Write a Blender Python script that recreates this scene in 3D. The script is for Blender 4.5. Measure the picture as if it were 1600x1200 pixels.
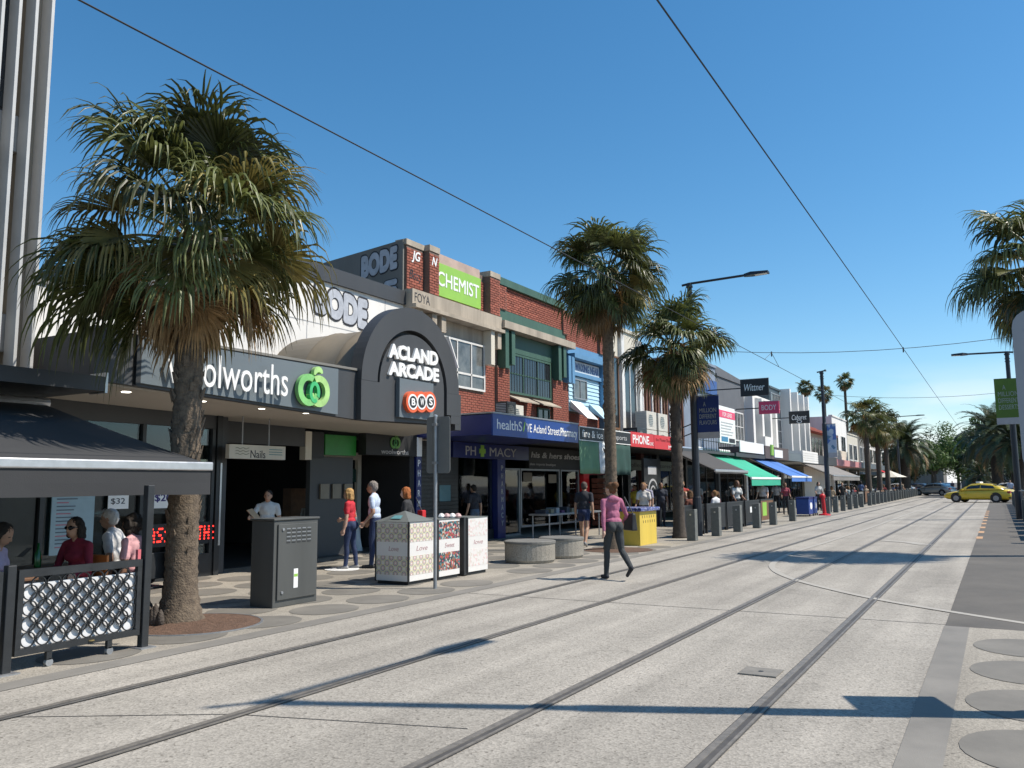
import bpy, math, random
import numpy as np
from mathutils import Vector, Matrix
R = math.radians
rnd = random.Random(11)
for o in list(bpy.data.objects): bpy.data.objects.remove(o)
S = bpy.context.scene; COL = S.collection

# ---------------------------------------------------------------- camera, sky, sun, exposure
PITCH, YAW, ROLL = R(6.965), R(30.015), -0.009
fh = Vector((-math.sin(YAW), math.cos(YAW), 0)); rt = Vector((math.cos(YAW), math.sin(YAW), 0)); up = Vector((0, 0, 1))
fwd = fh*math.cos(PITCH) + up*math.sin(PITCH); cup = up*math.cos(PITCH) - fh*math.sin(PITCH)
cx = (rt + cup*ROLL).normalized(); cy = (cup - rt*ROLL).normalized(); cz = -fwd
cd = bpy.data.cameras.new('camera'); cam = bpy.data.objects.new('camera', cd); COL.objects.link(cam)
cam.matrix_world = Matrix(((cx.x, cy.x, cz.x, 0), (cx.y, cy.y, cz.y, 0), (cx.z, cy.z, cz.z, 1.62), (0, 0, 0, 1)))
cd.sensor_width = 36; cd.lens = 36*1300/1600; cd.clip_start = .05; cd.clip_end = 4000
S.camera = cam
SUN_EL, SUN_AZ = R(52), math.atan2(.912, .41)          # clockwise from +Y
W = bpy.data.worlds.new('World'); S.world = W; W.use_nodes = True
wn, wl = W.node_tree.nodes, W.node_tree.links
for n in list(wn): wn.remove(n)
wo = wn.new('ShaderNodeOutputWorld'); wb = wn.new('ShaderNodeBackground'); sky = wn.new('ShaderNodeTexSky')
sky.sky_type = 'NISHITA'; sky.sun_disc = False; sky.sun_elevation = SUN_EL; sky.sun_rotation = SUN_AZ
sky.air_density = 1.0; sky.dust_density = .25; sky.ozone_density = 3.2
tc = wn.new('ShaderNodeTexCoord'); sx = wn.new('ShaderNodeSeparateXYZ'); wl.new(tc.outputs['Generated'], sx.inputs[0])
mp = wn.new('ShaderNodeMapping'); mp.inputs['Scale'].default_value = (3, 3, 13); wl.new(tc.outputs['Generated'], mp.inputs[0])
cn = wn.new('ShaderNodeTexNoise'); cn.inputs['Scale'].default_value = 2.2; cn.inputs['Detail'].default_value = 7; wl.new(mp.outputs[0], cn.inputs['Vector'])
cr = wn.new('ShaderNodeMapRange'); cr.inputs[1].default_value = .38; cr.inputs[2].default_value = .66; wl.new(cn.outputs['Fac'], cr.inputs[0])
er = wn.new('ShaderNodeMapRange'); er.inputs[1].default_value = .13; er.inputs[2].default_value = .03; wl.new(sx.outputs['Z'], er.inputs[0])
mm = wn.new('ShaderNodeMath'); mm.operation = 'MULTIPLY'; wl.new(cr.outputs[0], mm.inputs[0]); wl.new(er.outputs[0], mm.inputs[1])
mx = wn.new('ShaderNodeMix'); mx.data_type = 'RGBA'; wl.new(mm.outputs[0], mx.inputs[0]); hs_ = wn.new('ShaderNodeHueSaturation'); hs_.inputs['Hue'].default_value = .492; hs_.inputs['Saturation'].default_value = 1.26; hs_.inputs['Value'].default_value = 1.22; wl.new(sky.outputs[0], hs_.inputs['Color']); wl.new(hs_.outputs[0], mx.inputs[6]); mx.inputs[7].default_value = (8.2, 8.5, 9, 1)
wl.new(mx.outputs[2], wb.inputs[0]); wb.inputs[1].default_value = .1; wl.new(wb.outputs[0], wo.inputs[0])
sd = bpy.data.lights.new('sun', 'SUN'); sd.energy = 4.7; sd.angle = R(.53); sd.color = (1, .925, .82)
sun = bpy.data.objects.new('sun', sd); COL.objects.link(sun)
sdir = Vector((math.cos(SUN_EL)*math.sin(SUN_AZ), math.cos(SUN_EL)*math.cos(SUN_AZ), math.sin(SUN_EL)))
sun.rotation_euler = sdir.to_track_quat('Z', 'Y').to_euler(); sun.location = (20, 10, 30)
S.view_settings.view_transform = 'Standard'; S.view_settings.look = 'None'; S.view_settings.exposure = 0.35; S.view_settings.gamma = 1

# ---------------------------------------------------------------- materials
MATS = {}
def rgb(c): return (c[0], c[1], c[2], 1)
def pm(name, col, rough=.6, var=.14, scale=2.5, bump=0., bscale=30, metal=0., col2=None, spec=.5, objrand=0., streak=False, emit=0., trans=0., coat=0.):
    if name in MATS: return MATS[name]
    m = bpy.data.materials.new(name); m.use_nodes = True; n, l = m.node_tree.nodes, m.node_tree.links
    b = n['Principled BSDF']; b.inputs['Roughness'].default_value = rough; b.inputs['Metallic'].default_value = metal
    b.inputs['Specular IOR Level'].default_value = spec
    if coat: b.inputs['Coat Weight'].default_value = coat
    t = n.new('ShaderNodeTexCoord'); mp = n.new('ShaderNodeMapping'); l.new(t.outputs['Object'], mp.inputs[0])
    if streak: mp.inputs['Scale'].default_value = (1, 1, .12)
    a = n.new('ShaderNodeTexNoise'); a.inputs['Scale'].default_value = scale; a.inputs['Detail'].default_value = 8; a.inputs['Roughness'].default_value = .65
    l.new(mp.outputs[0], a.inputs['Vector'])
    r = n.new('ShaderNodeMapRange'); r.inputs[1].default_value = .3; r.inputs[2].default_value = .7; l.new(a.outputs['Fac'], r.inputs[0])
    x = n.new('ShaderNodeMix'); x.data_type = 'RGBA'; l.new(r.outputs[0], x.inputs[0])
    c2 = col2 or tuple(min(1, c*(1+var)) for c in col); c1 = col if col2 else tuple(c*(1-var) for c in col)
    x.inputs[6].default_value = rgb(c1); x.inputs[7].default_value = rgb(c2); out = x.outputs[2]
    if objrand:
        oi = n.new('ShaderNodeObjectInfo'); h = n.new('ShaderNodeHueSaturation'); rr = n.new('ShaderNodeMapRange')
        rr.inputs[3].default_value = 1-objrand; rr.inputs[4].default_value = 1+objrand; l.new(oi.outputs['Random'], rr.inputs[0])
        l.new(rr.outputs[0], h.inputs['Value']); l.new(out, h.inputs['Color']); out = h.outputs[0]
    l.new(out, b.inputs['Base Color'])
    rv = n.new('ShaderNodeMapRange'); rv.inputs[3].default_value = max(.02, rough-.12); rv.inputs[4].default_value = min(1, rough+.12); l.new(a.outputs['Fac'], rv.inputs[0]); l.new(rv.outputs[0], b.inputs['Roughness'])
    if bump:
        k = n.new('ShaderNodeTexNoise'); k.inputs['Scale'].default_value = bscale; k.inputs['Detail'].default_value = 5; l.new(t.outputs['Object'], k.inputs['Vector'])
        bp = n.new('ShaderNodeBump'); bp.inputs['Strength'].default_value = bump; bp.inputs['Distance'].default_value = .02; l.new(k.outputs['Fac'], bp.inputs['Height']); l.new(bp.outputs[0], b.inputs['Normal'])
    if emit: b.inputs['Emission Color'].default_value = rgb(col); b.inputs['Emission Strength'].default_value = emit
    if trans:
        tr = n.new('ShaderNodeBsdfTranslucent'); l.new(out, tr.inputs[0]); ms = n.new('ShaderNodeMixShader'); ms.inputs[0].default_value = trans
        l.new(b.outputs[0], ms.inputs[1]); l.new(tr.outputs[0], ms.inputs[2]); l.new(ms.outputs[0], n['Material Output'].inputs[0])
    MATS[name] = m; return m
def glass(name, tint=(.55, .62, .62), see=.75):
    if name in MATS: return MATS[name]
    m = bpy.data.materials.new(name); m.use_nodes = True; n, l = m.node_tree.nodes, m.node_tree.links
    n.remove(n['Principled BSDF']); t = n.new('ShaderNodeBsdfTransparent'); t.inputs[0].default_value = rgb(tint)
    g = n.new('ShaderNodeBsdfGlossy'); g.inputs['Roughness'].default_value = .03; g.inputs[0].default_value = (.9, .95, 1, 1)
    lw = n.new('ShaderNodeFresnel'); lw.inputs[0].default_value = 1.5
    ns = n.new('ShaderNodeTexNoise'); ns.inputs['Scale'].default_value = .8; tcx = n.new('ShaderNodeTexCoord'); l.new(tcx.outputs['Object'], ns.inputs['Vector'])
    bp = n.new('ShaderNodeBump'); bp.inputs['Strength'].default_value = .04; l.new(ns.outputs['Fac'], bp.inputs['Height']); l.new(bp.outputs[0], g.inputs['Normal'])
    s = n.new('ShaderNodeMixShader'); l.new(lw.outputs[0], s.inputs[0]); l.new(t.outputs[0], s.inputs[1]); l.new(g.outputs[0], s.inputs[2]); l.new(s.outputs[0], n['Material Output'].inputs[0])
    MATS[name] = m; return m
def aggregate(name, col, dark, amount, vs=70.):
    m = bpy.data.materials.new(name); m.use_nodes = True; n, l = m.node_tree.nodes, m.node_tree.links; b = n['Principled BSDF']
    t = n.new('ShaderNodeTexCoord')
    big = n.new('ShaderNodeTexNoise'); big.inputs['Scale'].default_value = .35; big.inputs['Detail'].default_value = 9; big.inputs['Roughness'].default_value = .62; l.new(t.outputs['Object'], big.inputs['Vector'])
    v = n.new('ShaderNodeTexVoronoi'); v.inputs['Scale'].default_value = vs; l.new(t.outputs['Object'], v.inputs['Vector'])
    sp = n.new('ShaderNodeTexNoise'); sp.inputs['Scale'].default_value = vs*.42; sp.inputs['Detail'].default_value = 4; l.new(t.outputs['Object'], sp.inputs['Vector'])
    c1 = n.new('ShaderNodeMix'); c1.data_type = 'RGBA'; c1.inputs[6].default_value = rgb(tuple(c*.8 for c in col)); c1.inputs[7].default_value = rgb(tuple(min(1, c*1.15) for c in col))
    r = n.new('ShaderNodeMapRange'); r.inputs[1].default_value = .3; r.inputs[2].default_value = .7; l.new(big.outputs['Fac'], r.inputs[0]); l.new(r.outputs[0], c1.inputs[0])
    hs = n.new('ShaderNodeSeparateColor'); l.new(v.outputs['Color'], hs.inputs[0])
    st = n.new('ShaderNodeMix'); st.data_type = 'RGBA'; st.blend_type = 'MULTIPLY'; st.inputs[0].default_value = 1
    rr = n.new('ShaderNodeMapRange'); rr.inputs[3].default_value = .78; rr.inputs[4].default_value = 1.16; l.new(hs.outputs[0], rr.inputs[0])
    l.new(c1.outputs[2], st.inputs[6]); l.new(rr.outputs[0], st.inputs[7])
    pit = n.new('ShaderNodeMapRange'); pit.inputs[1].default_value = .6; pit.inputs[2].default_value = .68; pit.inputs[4].default_value = amount; l.new(sp.outputs['Fac'], pit.inputs[0])
    c2 = n.new('ShaderNodeMix'); c2.data_type = 'RGBA'; l.new(pit.outputs[0], c2.inputs[0]); l.new(st.outputs[2], c2.inputs[6]); c2.inputs[7].default_value = rgb(dark)
    mp = n.new('ShaderNodeMapping'); mp.inputs['Scale'].default_value = (2.2, .09, 1); l.new(t.outputs['Object'], mp.inputs[0])
    ty = n.new('ShaderNodeTexNoise'); ty.inputs['Scale'].default_value = 1.1; ty.inputs['Detail'].default_value = 4; l.new(mp.outputs[0], ty.inputs['Vector'])
    tr = n.new('ShaderNodeMapRange'); tr.inputs[1].default_value = .35; tr.inputs[2].default_value = .7; tr.inputs[3].default_value = 1.06; tr.inputs[4].default_value = .8; l.new(ty.outputs['Fac'], tr.inputs[0])
    c3 = n.new('ShaderNodeMix'); c3.data_type = 'RGBA'; c3.blend_type = 'MULTIPLY'; c3.inputs[0].default_value = 1; l.new(c2.outputs[2], c3.inputs[6]); l.new(tr.outputs[0], c3.inputs[7])
    sn = n.new('ShaderNodeTexNoise'); sn.inputs['Scale'].default_value = 1.7; sn.inputs['Detail'].default_value = 6; sn.inputs['Distortion'].default_value = 1.2; l.new(t.outputs['Object'], sn.inputs['Vector'])
    sr = n.new('ShaderNodeMapRange'); sr.inputs[1].default_value = .6; sr.inputs[2].default_value = .78; sr.inputs[3].default_value = 1; sr.inputs[4].default_value = .74; l.new(sn.outputs['Fac'], sr.inputs[0])
    c4 = n.new('ShaderNodeMix'); c4.data_type = 'RGBA'; c4.blend_type = 'MULTIPLY'; c4.inputs[0].default_value = 1; l.new(c3.outputs[2], c4.inputs[6]); l.new(sr.outputs[0], c4.inputs[7]); c3 = c4
    l.new(c3.outputs[2], b.inputs['Base Color']); b.inputs['Roughness'].default_value = .85; b.inputs['Specular IOR Level'].default_value = .3
    bp = n.new('ShaderNodeBump'); bp.inputs['Strength'].default_value = .35; bp.inputs['Distance'].default_value = .006; l.new(v.outputs['Distance'], bp.inputs['Height']); l.new(bp.outputs[0], b.inputs['Normal'])
    MATS[name] = m; return m

M_road = aggregate('aggregate_concrete', (.365, .337, .292), (.1, .088, .07), .62, 62.)
M_pave = aggregate('footpath_aggregate', (.34, .31, .26), (.1, .09, .075), .6, 80)
M_band = pm('smooth_grey_paving', (.2, .187, .165), .8, .2, 1.2, .15, 120)
M_oval = pm('dark_oval_paving', (.172, .16, .138), .8, .2, 1.6, .12, 110)
M_asph = pm('asphalt', (.112, .102, .088), .85, .25, .8, .3, 140)
M_line = pm('worn_road_paint', (.41, .385, .335), .75, .18, 6, col2=(.34, .315, .275))
M_orange = pm('worn_orange_paint', (.5, .3, .16), .7, .2, 6)
M_steel = pm('rail_steel', (.2, .182, .158), .55, .25, 14, metal=.25)
M_rdark = pm('rail_surround', (.075, .07, .065), .7, .3, 5)
M_mulch = pm('mulch', (.12, .07, .045), .95, .45, 22, .9, 60)
M_char = pm('charcoal_cladding', (.052, .054, .057), .5, .12, 1.2, .03, 8, streak=True)
M_char2 = pm('grey_sign_panel', (.13, .155, .17), .45, .07, 1.0)
M_white = pm('white_render', (.72, .7, .66), .7, .07, 1.1, .08, 40, streak=True)
M_cream = pm('cream_paint', (.58, .54, .45), .65, .12, 1.3, streak=True)
M_conc = pm('stained_concrete', (.36, .31, .245), .85, .3, 2.2, .3, 30, streak=True)
M_greyw = pm('grey_side_render', (.17, .165, .15), .8, .22, .9, .1, 20, streak=True)
M_black = pm('matt_black', (.018, .019, .02), .55, .2, 3)
M_blackm = pm('black_metal', (.022, .024, .026), .4, .25, 6, .05, 40)
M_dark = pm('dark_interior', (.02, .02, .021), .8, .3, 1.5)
M_brick = pm('red_brick', (.28, .085, .055), .85, .3, 9, .5, 60, objrand=.25)
M_mortar = pm('mortar', (.16, .115, .09), .9, .2, 9)
M_soff = pm('beige_soffit', (.48, .44, .38), .7, .06, .8)
M_green = pm('green_paint', (.045, .105, .075), .6, .18, 2.4, streak=True)
M_blue = pm('blue_paint', (.1, .24, .4), .6, .15, 2.2, streak=True)
M_lblue = pm('pale_blue_boards', (.42, .62, .72), .6, .08, 2, streak=True)
M_navy = pm('navy_sign', (.012, .022, .13), .35, .1, 2)
M_navy2 = pm('navy_sign_panel', (.012, .05, .23), .35, .12, 1.2)
M_lime = pm('lime_green_sign', (.27, .5, .07), .45, .06, 2)
M_letter = pm('white_letter', (.8, .8, .78), .45, .05, 4)
M_greyl = pm('grey_letter', (.42, .42, .42), .5, .08, 4)
M_wframe = pm('white_window_frame', (.66, .65, .62), .5, .1, 4)
M_pane = pm('dark_window_pane', (.022, .026, .03), .08, .4, 1.2, spec=.8)
M_pane2 = pm('curtained_window_pane', (.12, .125, .12), .12, .5, 2.2, spec=.7)
M_glass = glass('shop_glass')
M_red = pm('red_sign', (.56, .018, .022), .4, .12, 2)
M_alu = pm('aluminium', (.55, .55, .55), .35, .1, 8, metal=.7)
M_galv = pm('galvanised_steel', (.33, .34, .35), .45, .15, 12, metal=.6)
M_trunk = pm('palm_trunk_bark', (.06, .045, .033), .95, .4, 16, .9, 45, col2=(.19, .145, .1))
M_trunkd = pm('palm_trunk_dark_bark', (.075, .06, .048), .95, .35, 9, .9, 45)
M_leaf = pm('palm_leaf', (.1, .115, .034), .42, .45, 5, objrand=.55, trans=.28, spec=.5)
M_leafy = pm('palm_leaf_yellowing', (.25, .21, .065), .45, .35, 5, objrand=.35, trans=.25)
M_leafd = pm('palm_leaf_dead', (.26, .165, .075), .75, .4, 6, objrand=.35, trans=.12)
M_flower = pm('palm_flower_stalk', (.3, .17, .05), .85, .35, 8, objrand=.25)
M_date = pm('date_palm_leaf', (.055, .075, .03), .5, .4, 4, objrand=.35, trans=.18)
M_tree = pm('broad_leaf', (.085, .14, .03), .6, .5, .5, trans=.25)
M_treed = pm('dark_broad_leaf', (.03, .05, .018), .6, .5, .5, trans=.2)
M_gran = pm('granite', (.13, .135, .125), .8, .22, 12, .3, 70)
M_bolt = pm('downlight', (1, .93, .8), .5, emit=5.)
M_wood = pm('brown_wood', (.16, .08, .04), .6, .3, 5)
M_acw = pm('air_conditioner_white', (.56, .53, .46), .55, .1, 3)
M_tile = pm('red_roof_tile', (.3, .085, .06), .8, .25, 5)
M_silver = pm('silver_spray_paint', (.42, .44, .48), .55, .2, 5)
M_ink = pm('black_spray_paint', (.02, .02, .025), .6)

# ---------------------------------------------------------------- mesh helpers
class MB:
    def __init__(s): s.v, s.f, s.m = [], [], []
    def add(s, v, f, m=0):
        k = len(s.v); s.v += [tuple(p) for p in v]; s.f += [tuple(i+k for i in q) for q in f]; s.m += [m]*len(f); return s
    def box(s, x0, x1, y0, y1, z0, z1, m=0):
        return s.add([(x0, y0, z0), (x1, y0, z0), (x1, y1, z0), (x0, y1, z0), (x0, y0, z1), (x1, y0, z1), (x1, y1, z1), (x0, y1, z1)],
                     [(0, 3, 2, 1), (4, 5, 6, 7), (0, 1, 5, 4), (1, 2, 6, 5), (2, 3, 7, 6), (3, 0, 4, 7)], m)
    def hexa(s, p, m=0):    # 8 points: bottom 4, top 4
        return s.add(p, [(0, 3, 2, 1), (4, 5, 6, 7), (0, 1, 5, 4), (1, 2, 6, 5), (2, 3, 7, 6), (3, 0, 4, 7)], m)
    def rings(s, rs, m=0, caps=True):
        n = len(rs[0]); v = [p for r in rs for p in r]; f = []
        for i in range(len(rs)-1):
            for j in range(n): f.append((i*n+j, i*n+(j+1) % n, (i+1)*n+(j+1) % n, (i+1)*n+j))
        if caps: f.append(tuple(range(n))[::-1]); f.append(tuple((len(rs)-1)*n+j for j in range(n)))
        return s.add(v, f, m)
    def tube(s, pts, rad, n=8, m=0):
        pts = [Vector(p) for p in pts]; rs = []
        rad = rad if isinstance(rad, (list, tuple)) else [rad]*len(pts)
        for i, p in enumerate(pts):
            d = (pts[min(i+1, len(pts)-1)]-pts[max(i-1, 0)]).normalized()
            a = d.cross(Vector((0, 0, 1)) if abs(d.z) < .9 else Vector((1, 0, 0))).normalized(); b = d.cross(a)
            rs.append([p+(a*math.cos(2*math.pi*j/n)+b*math.sin(2*math.pi*j/n))*rad[i] for j in range(n)])
        return s.rings(rs, m)
    def lathe(s, c, prof, n=16, m=0):
        return s.rings([[(c[0]+r*math.cos(2*math.pi*j/n), c[1]+r*math.sin(2*math.pi*j/n), c[2]+z) for j in range(n)] for r, z in prof], m)
    def xpoly(s, poly, x0, x1, m=0):   # polygon in (y,z) extruded along X
        n = len(poly); v = [(x0, y, z) for y, z in poly]+[(x1, y, z) for y, z in poly]
        f = [tuple(range(n))[::-1], tuple(range(n, 2*n))]+[(i, (i+1) % n, n+(i+1) % n, n+i) for i in range(n)]
        return s.add(v, f, m)
    def ypoly(s, poly, y0, y1, m=0):   # polygon in (x,z) extruded along Y
        n = len(poly); v = [(x, y0, z) for x, z in poly]+[(x, y1, z) for x, z in poly]
        f = [tuple(range(n)), tuple(range(n, 2*n))[::-1]]+[(i, n+i, n+(i+1) % n, (i+1) % n) for i in range(n)]
        return s.add(v, f, m)
def offset(p):
    v = Vector((0, 0, 0))
    while p: v += p.location; p = p.parent
    return v
def obj(name, mb, mats, parent=None, smooth=False, bevel=0.):
    me = bpy.data.meshes.new(name); o_ = offset(parent) if parent else Vector((0, 0, 0))
    me.from_pydata([(x-o_.x, y-o_.y, z-o_.z) for x, y, z in mb.v], [], mb.f)
    for m in (mats if isinstance(mats, (list, tuple)) else [mats]): me.materials.append(m)
    if any(mb.m): me.polygons.foreach_set('material_index', mb.m)
    if smooth: me.polygons.foreach_set('use_smooth', [True]*len(me.polygons))
    me.update(); o = bpy.data.objects.new(name, me); COL.objects.link(o); o.parent = parent
    if bevel:
        b = o.modifiers.new('bevel', 'BEVEL'); b.width = bevel; b.segments = 2; b.limit_method = 'ANGLE'; b.harden_normals = False
    return o
def tag(o, label, cat, group=None):
    o['label'] = label; o['category'] = cat
    if group: o['group'] = group
    return o
def thing(name, label, cat, loc=(0, 0, 0), group=None):
    o = bpy.data.objects.new(name, None); o.empty_display_size = .2; COL.objects.link(o); o.location = loc; return tag(o, label, cat, group)
def struct(o, kind='structure'): o['kind'] = kind; return o
def B(*a): return MB().box(*a)
def box(name, b, mat, parent, bevel=0.): return obj(name, B(*b), mat, parent, bevel=bevel)
def tree_copy(o, parent=None):
    c = o.copy(); COL.objects.link(c); c.parent = parent
    for ch in list(o.children): tree_copy(ch, c)
    return c
def text_mesh(s, bold=0., extrude=.01, spacing=1.0, shear=0.):
    cu = bpy.data.curves.new('t', 'FONT'); cu.body = s; cu.size = 1; cu.extrude = extrude; cu.offset = bold; cu.space_character = spacing; cu.shear = shear; cu.resolution_u = 4
    t = bpy.data.objects.new('t', cu); me = bpy.data.meshes.new_from_object(t)
    bpy.data.objects.remove(t); bpy.data.curves.remove(cu)
    v = np.empty(len(me.vertices)*3); me.vertices.foreach_get('co', v); v = v.reshape(-1, 3)
    f = [tuple(p.vertices) for p in me.polygons]; bpy.data.meshes.remove(me); return v, f
def lettering(s, parent, mat, X=None, Y=None, a0=0, a1=1, z0=0, z1=1, depth=.02, bold=.0, name='lettering', shear=0., zr=None, spacing=1.0):
    """writing on a wall facing +X at X (a = world Y), or facing -Y at Y (a = world X); fitted to a0..a1, z0..z1 (zr: z0,z1 at the right end)"""
    v, f = text_mesh(s, 0, .5, spacing, shear)
    if bold > .004:          # heavier strokes: overlapping shifted copies, each a hair deeper than the last
        n = 6 if bold < .05 else 12; vs, fs = [v], list(f); k = len(v)
        for i in range(n):
            a = 2*math.pi*(i+.25)/n; w = v.copy(); w[:, 0] += bold*math.cos(a); w[:, 1] += bold*math.sin(a); w[:, 2] *= 1+.03*(i+1)
            vs.append(w); fs += [tuple(j+k for j in q) for q in f]; k += len(v)
        v, f = np.concatenate(vs), fs
    mn, mx = v.min(0), v.max(0); u = (v-mn)/np.maximum(mx-mn, 1e-6)
    a = a0+(a1-a0)*u[:, 0]; zl = z0+(z1-z0)*u[:, 1]
    if zr: zl = zl*(1-u[:, 0])+(zr[0]+(zr[1]-zr[0])*u[:, 1])*u[:, 0]
    mb = MB()
    if X is not None: mb.add(np.stack([X+depth*u[:, 2], a, zl], 1).tolist(), f)
    else: mb.add(np.stack([a, Y-depth*u[:, 2], zl], 1).tolist(), f)
    return obj(name, mb, mat, parent)
def vertical_lettering(s, parent, mat, X, yc, w, ztop, zbot, depth=.01):
    h = (ztop-zbot)/len(s)
    for i, ch in enumerate(s):
        ww = w*(.3 if ch == 'I' else 1)
        lettering(ch, parent, mat, X=X, a0=yc-ww/2, a1=yc+ww/2, z0=ztop-(i+.85)*h, z1=ztop-(i+.2)*h, depth=depth, bold=.01, name='letter')
# ---------------------------------------------------------------- ground
def sheet(name, x0, x1, y0, y1, z, mat, parent=None):
    o = obj(name, MB().add([(x0, y0, z), (x1, y0, z), (x1, y1, z), (x0, y1, z)], [(0, 1, 2, 3)]), mat, parent)
    return o
struct(sheet('ground', -1500, 1500, -1500, 1500, -.02, M_asph))
road = struct(sheet('road', -7.2, -.6, -25, 95, -.004, M_road))
foot = struct(sheet('footpath_left', -22, -7.4, -25, 220, 0, M_pave))
band = struct(sheet('paving_band_left', -7.4, -7.12, -25, 120, .0005, M_band))
bandr = struct(sheet('paving_band_right', -.63, -.38, -25, 10.85, .0005, M_band))
footr = struct(sheet('footpath_right', -.38, 14, -25, 10.85, 0, M_pave))
struct(sheet('asphalt_right', -.62, 14, 10.85, 220, .001, M_asph))
def oval(x, y, r, parent, ry=None):
    n = 28; obj('oval_inlay', MB().add([(x+r*math.cos(2*math.pi*i/n), y+(ry or r)*math.sin(2*math.pi*i/n), .004) for i in range(n)], [tuple(range(n))]), M_oval, parent)
for i, X in enumerate((-7.86, -8.85, -9.85, -10.85, -11.85, -12.8)):
    for k in range(17):
        y = 3.0+k*1.12+(.56 if i % 2 else 0)
        if rnd.random() < .9: oval(X+rnd.uniform(-.04, .04), y, .43, foot, .49)
for X in (.14, 1.25, 2.4):
    for k in range(6): oval(X, 3.65+k*1.22+(.6 if X == 1.25 else 0), .46, footr, .5)
LN = [(.9, 10.9), (.16, 11.42), (-.66, 12.05), (-1.48, 12.76), (-2.3, 13.71), (-3.11, 14.88), (-3.75, 16.3), (-4.1, 17.92), (-4.25, 20.78), (-4.15, 25.06), (-4.06, 32.56), (-4.03, 47.5), (-3.8, 82)]
def strip(name, pts, w, z, mat, parent):
    v = []; f = []
    for i, p in enumerate(pts):
        a = Vector(pts[max(i-1, 0)]); b = Vector(pts[min(i+1, len(pts)-1)]); d = (b-a).normalized(); nrm = Vector((-d.y, d.x))*w/2
        v += [(p[0]+nrm.x, p[1]+nrm.y, z), (p[0]-nrm.x, p[1]-nrm.y, z)]
    for i in range(len(pts)-1): f.append((2*i, 2*i+1, 2*i+3, 2*i+2))
    return obj(name, MB().add(v, f), mat, parent)
def smooth_line(P, n=8):
    out = []
    for i in range(len(P)-1):
        p0, p1, p2, p3 = [Vector(P[max(0, min(len(P)-1, j))]) for j in (i-1, i, i+1, i+2)]
        for k in range(n): u = k/n; out.append(tuple(.5*((2*p1)+(p2-p0)*u+(2*p0-5*p1+4*p2-p3)*u*u+(3*p1-p0-3*p2+p3)*u**3)))
    return out+[P[-1]]
strip('painted_line', smooth_line(LN), .12, .005, M_line, road)
strip('painted_patch', [(-2.9, 25.7), (-2.2, 25.2), (-1.7, 24.3)], .35, .005, M_line, road)
strip('painted_patch', [(-2.7, 39.8), (-1.75, 39.5)], .5, .005, M_line, road)
for y in (-1.2, 10.9, 23.5, 36, 50): strip('slab_joint', [(-7.1, y), (-.62, y+.05)], .018, -.001, M_rdark, road)
strip('slab_joint', [(-6.9, 3.2), (-4.9, 4.4), (-3.2, 4.9)], .012, -.001, M_rdark, road)
for k in range(9):
    y = 27.4+k*3.1; strip('orange_dash', [(-.55, y), (-.55, y+1.1)], .16, .006, M_orange, road)
for lab, xs in (('steel tram track of two grooved rails nearer the shops on the left', (-4.85, -6.28)), ('steel tram track of two grooved rails nearer the camera on the right', (-1.6, -3.03))):
    t = thing('tram_track', lab, 'tram track', (sum(xs)/2, 8, 0))
    for x in xs:
        s_ = sheet('rail_surround', x-.07, x+.06, -20, 95, .003, M_rdark, t)
        obj('rail', MB().box(x-.06, x-.012, -20, 95, .002, .007).box(x+.03, x+.05, -20, 95, .002, .007), M_steel, t)
t = thing('drain_cover', 'small square metal drain cover beside the right tram rail', 'drain cover', (-1.86, 7.5, 0))
obj('cover_plate', MB().box(-2.04, -1.72, 7.36, 7.66, -.002, .008), pm('cover_grey', (.2, .185, .16), .7, .2, 8), t); obj('lifting_hole', MB().lathe((-1.88, 7.51, .008), [(.025, 0), (.02, .002)], 10), M_black, t)

# ---------------------------------------------------------------- tower with fins
t = thing('finned_building', 'tall building with pale vertical fins over dark glass at the left edge', 'building', (-14, 3, 0))
box('wall', (-22, -12.5, -6, 6.6, 3.2, 15), pm('dark_facade', (.05, .052, .055), .4, .3, .8), t)
box('end_wall', (-22, -12.24, 6.62, 6.84, 3.2, 15), M_conc, t)
for z in (3.6, 6.6, 9.6, 12.6): box('floor_slab', (-12.5, -12.26, -6, 6.6, z, z+.55), pm('pale_slab', (.4, .39, .37), .6), t)
for k in range(28):
    y = 6.86-k*.24; box('fin', (-12.24, -11.98, y-.045, y, 3.2, 15), pm('pale_fin', (.46, .46, .45), .5, .08), t)
for k in range(6): box('window_pane', (-12.5, -12.47, 5.2-k*1.9, 6.5-k*1.9, 4.3, 6.4), M_pane, t); box('window_pane', (-12.5, -12.47, 5.2-k*1.9, 6.5-k*1.9, 7.3, 9.4), M_pane, t)
box('canopy_slab', (-12.6, -10.4, -6, 6.95, 2.94, 3.14), M_char, t)
box('canopy_end_plate', (-10.75, -10.4, 6.953, 6.99, 2.92, 3.2), M_alu, t)
for y in (1, 4.2, 6.2): box('canopy_bracket', (-12.2, -12.1, y, y+.12, 3.14, 3.6), M_galv, t)

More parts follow.
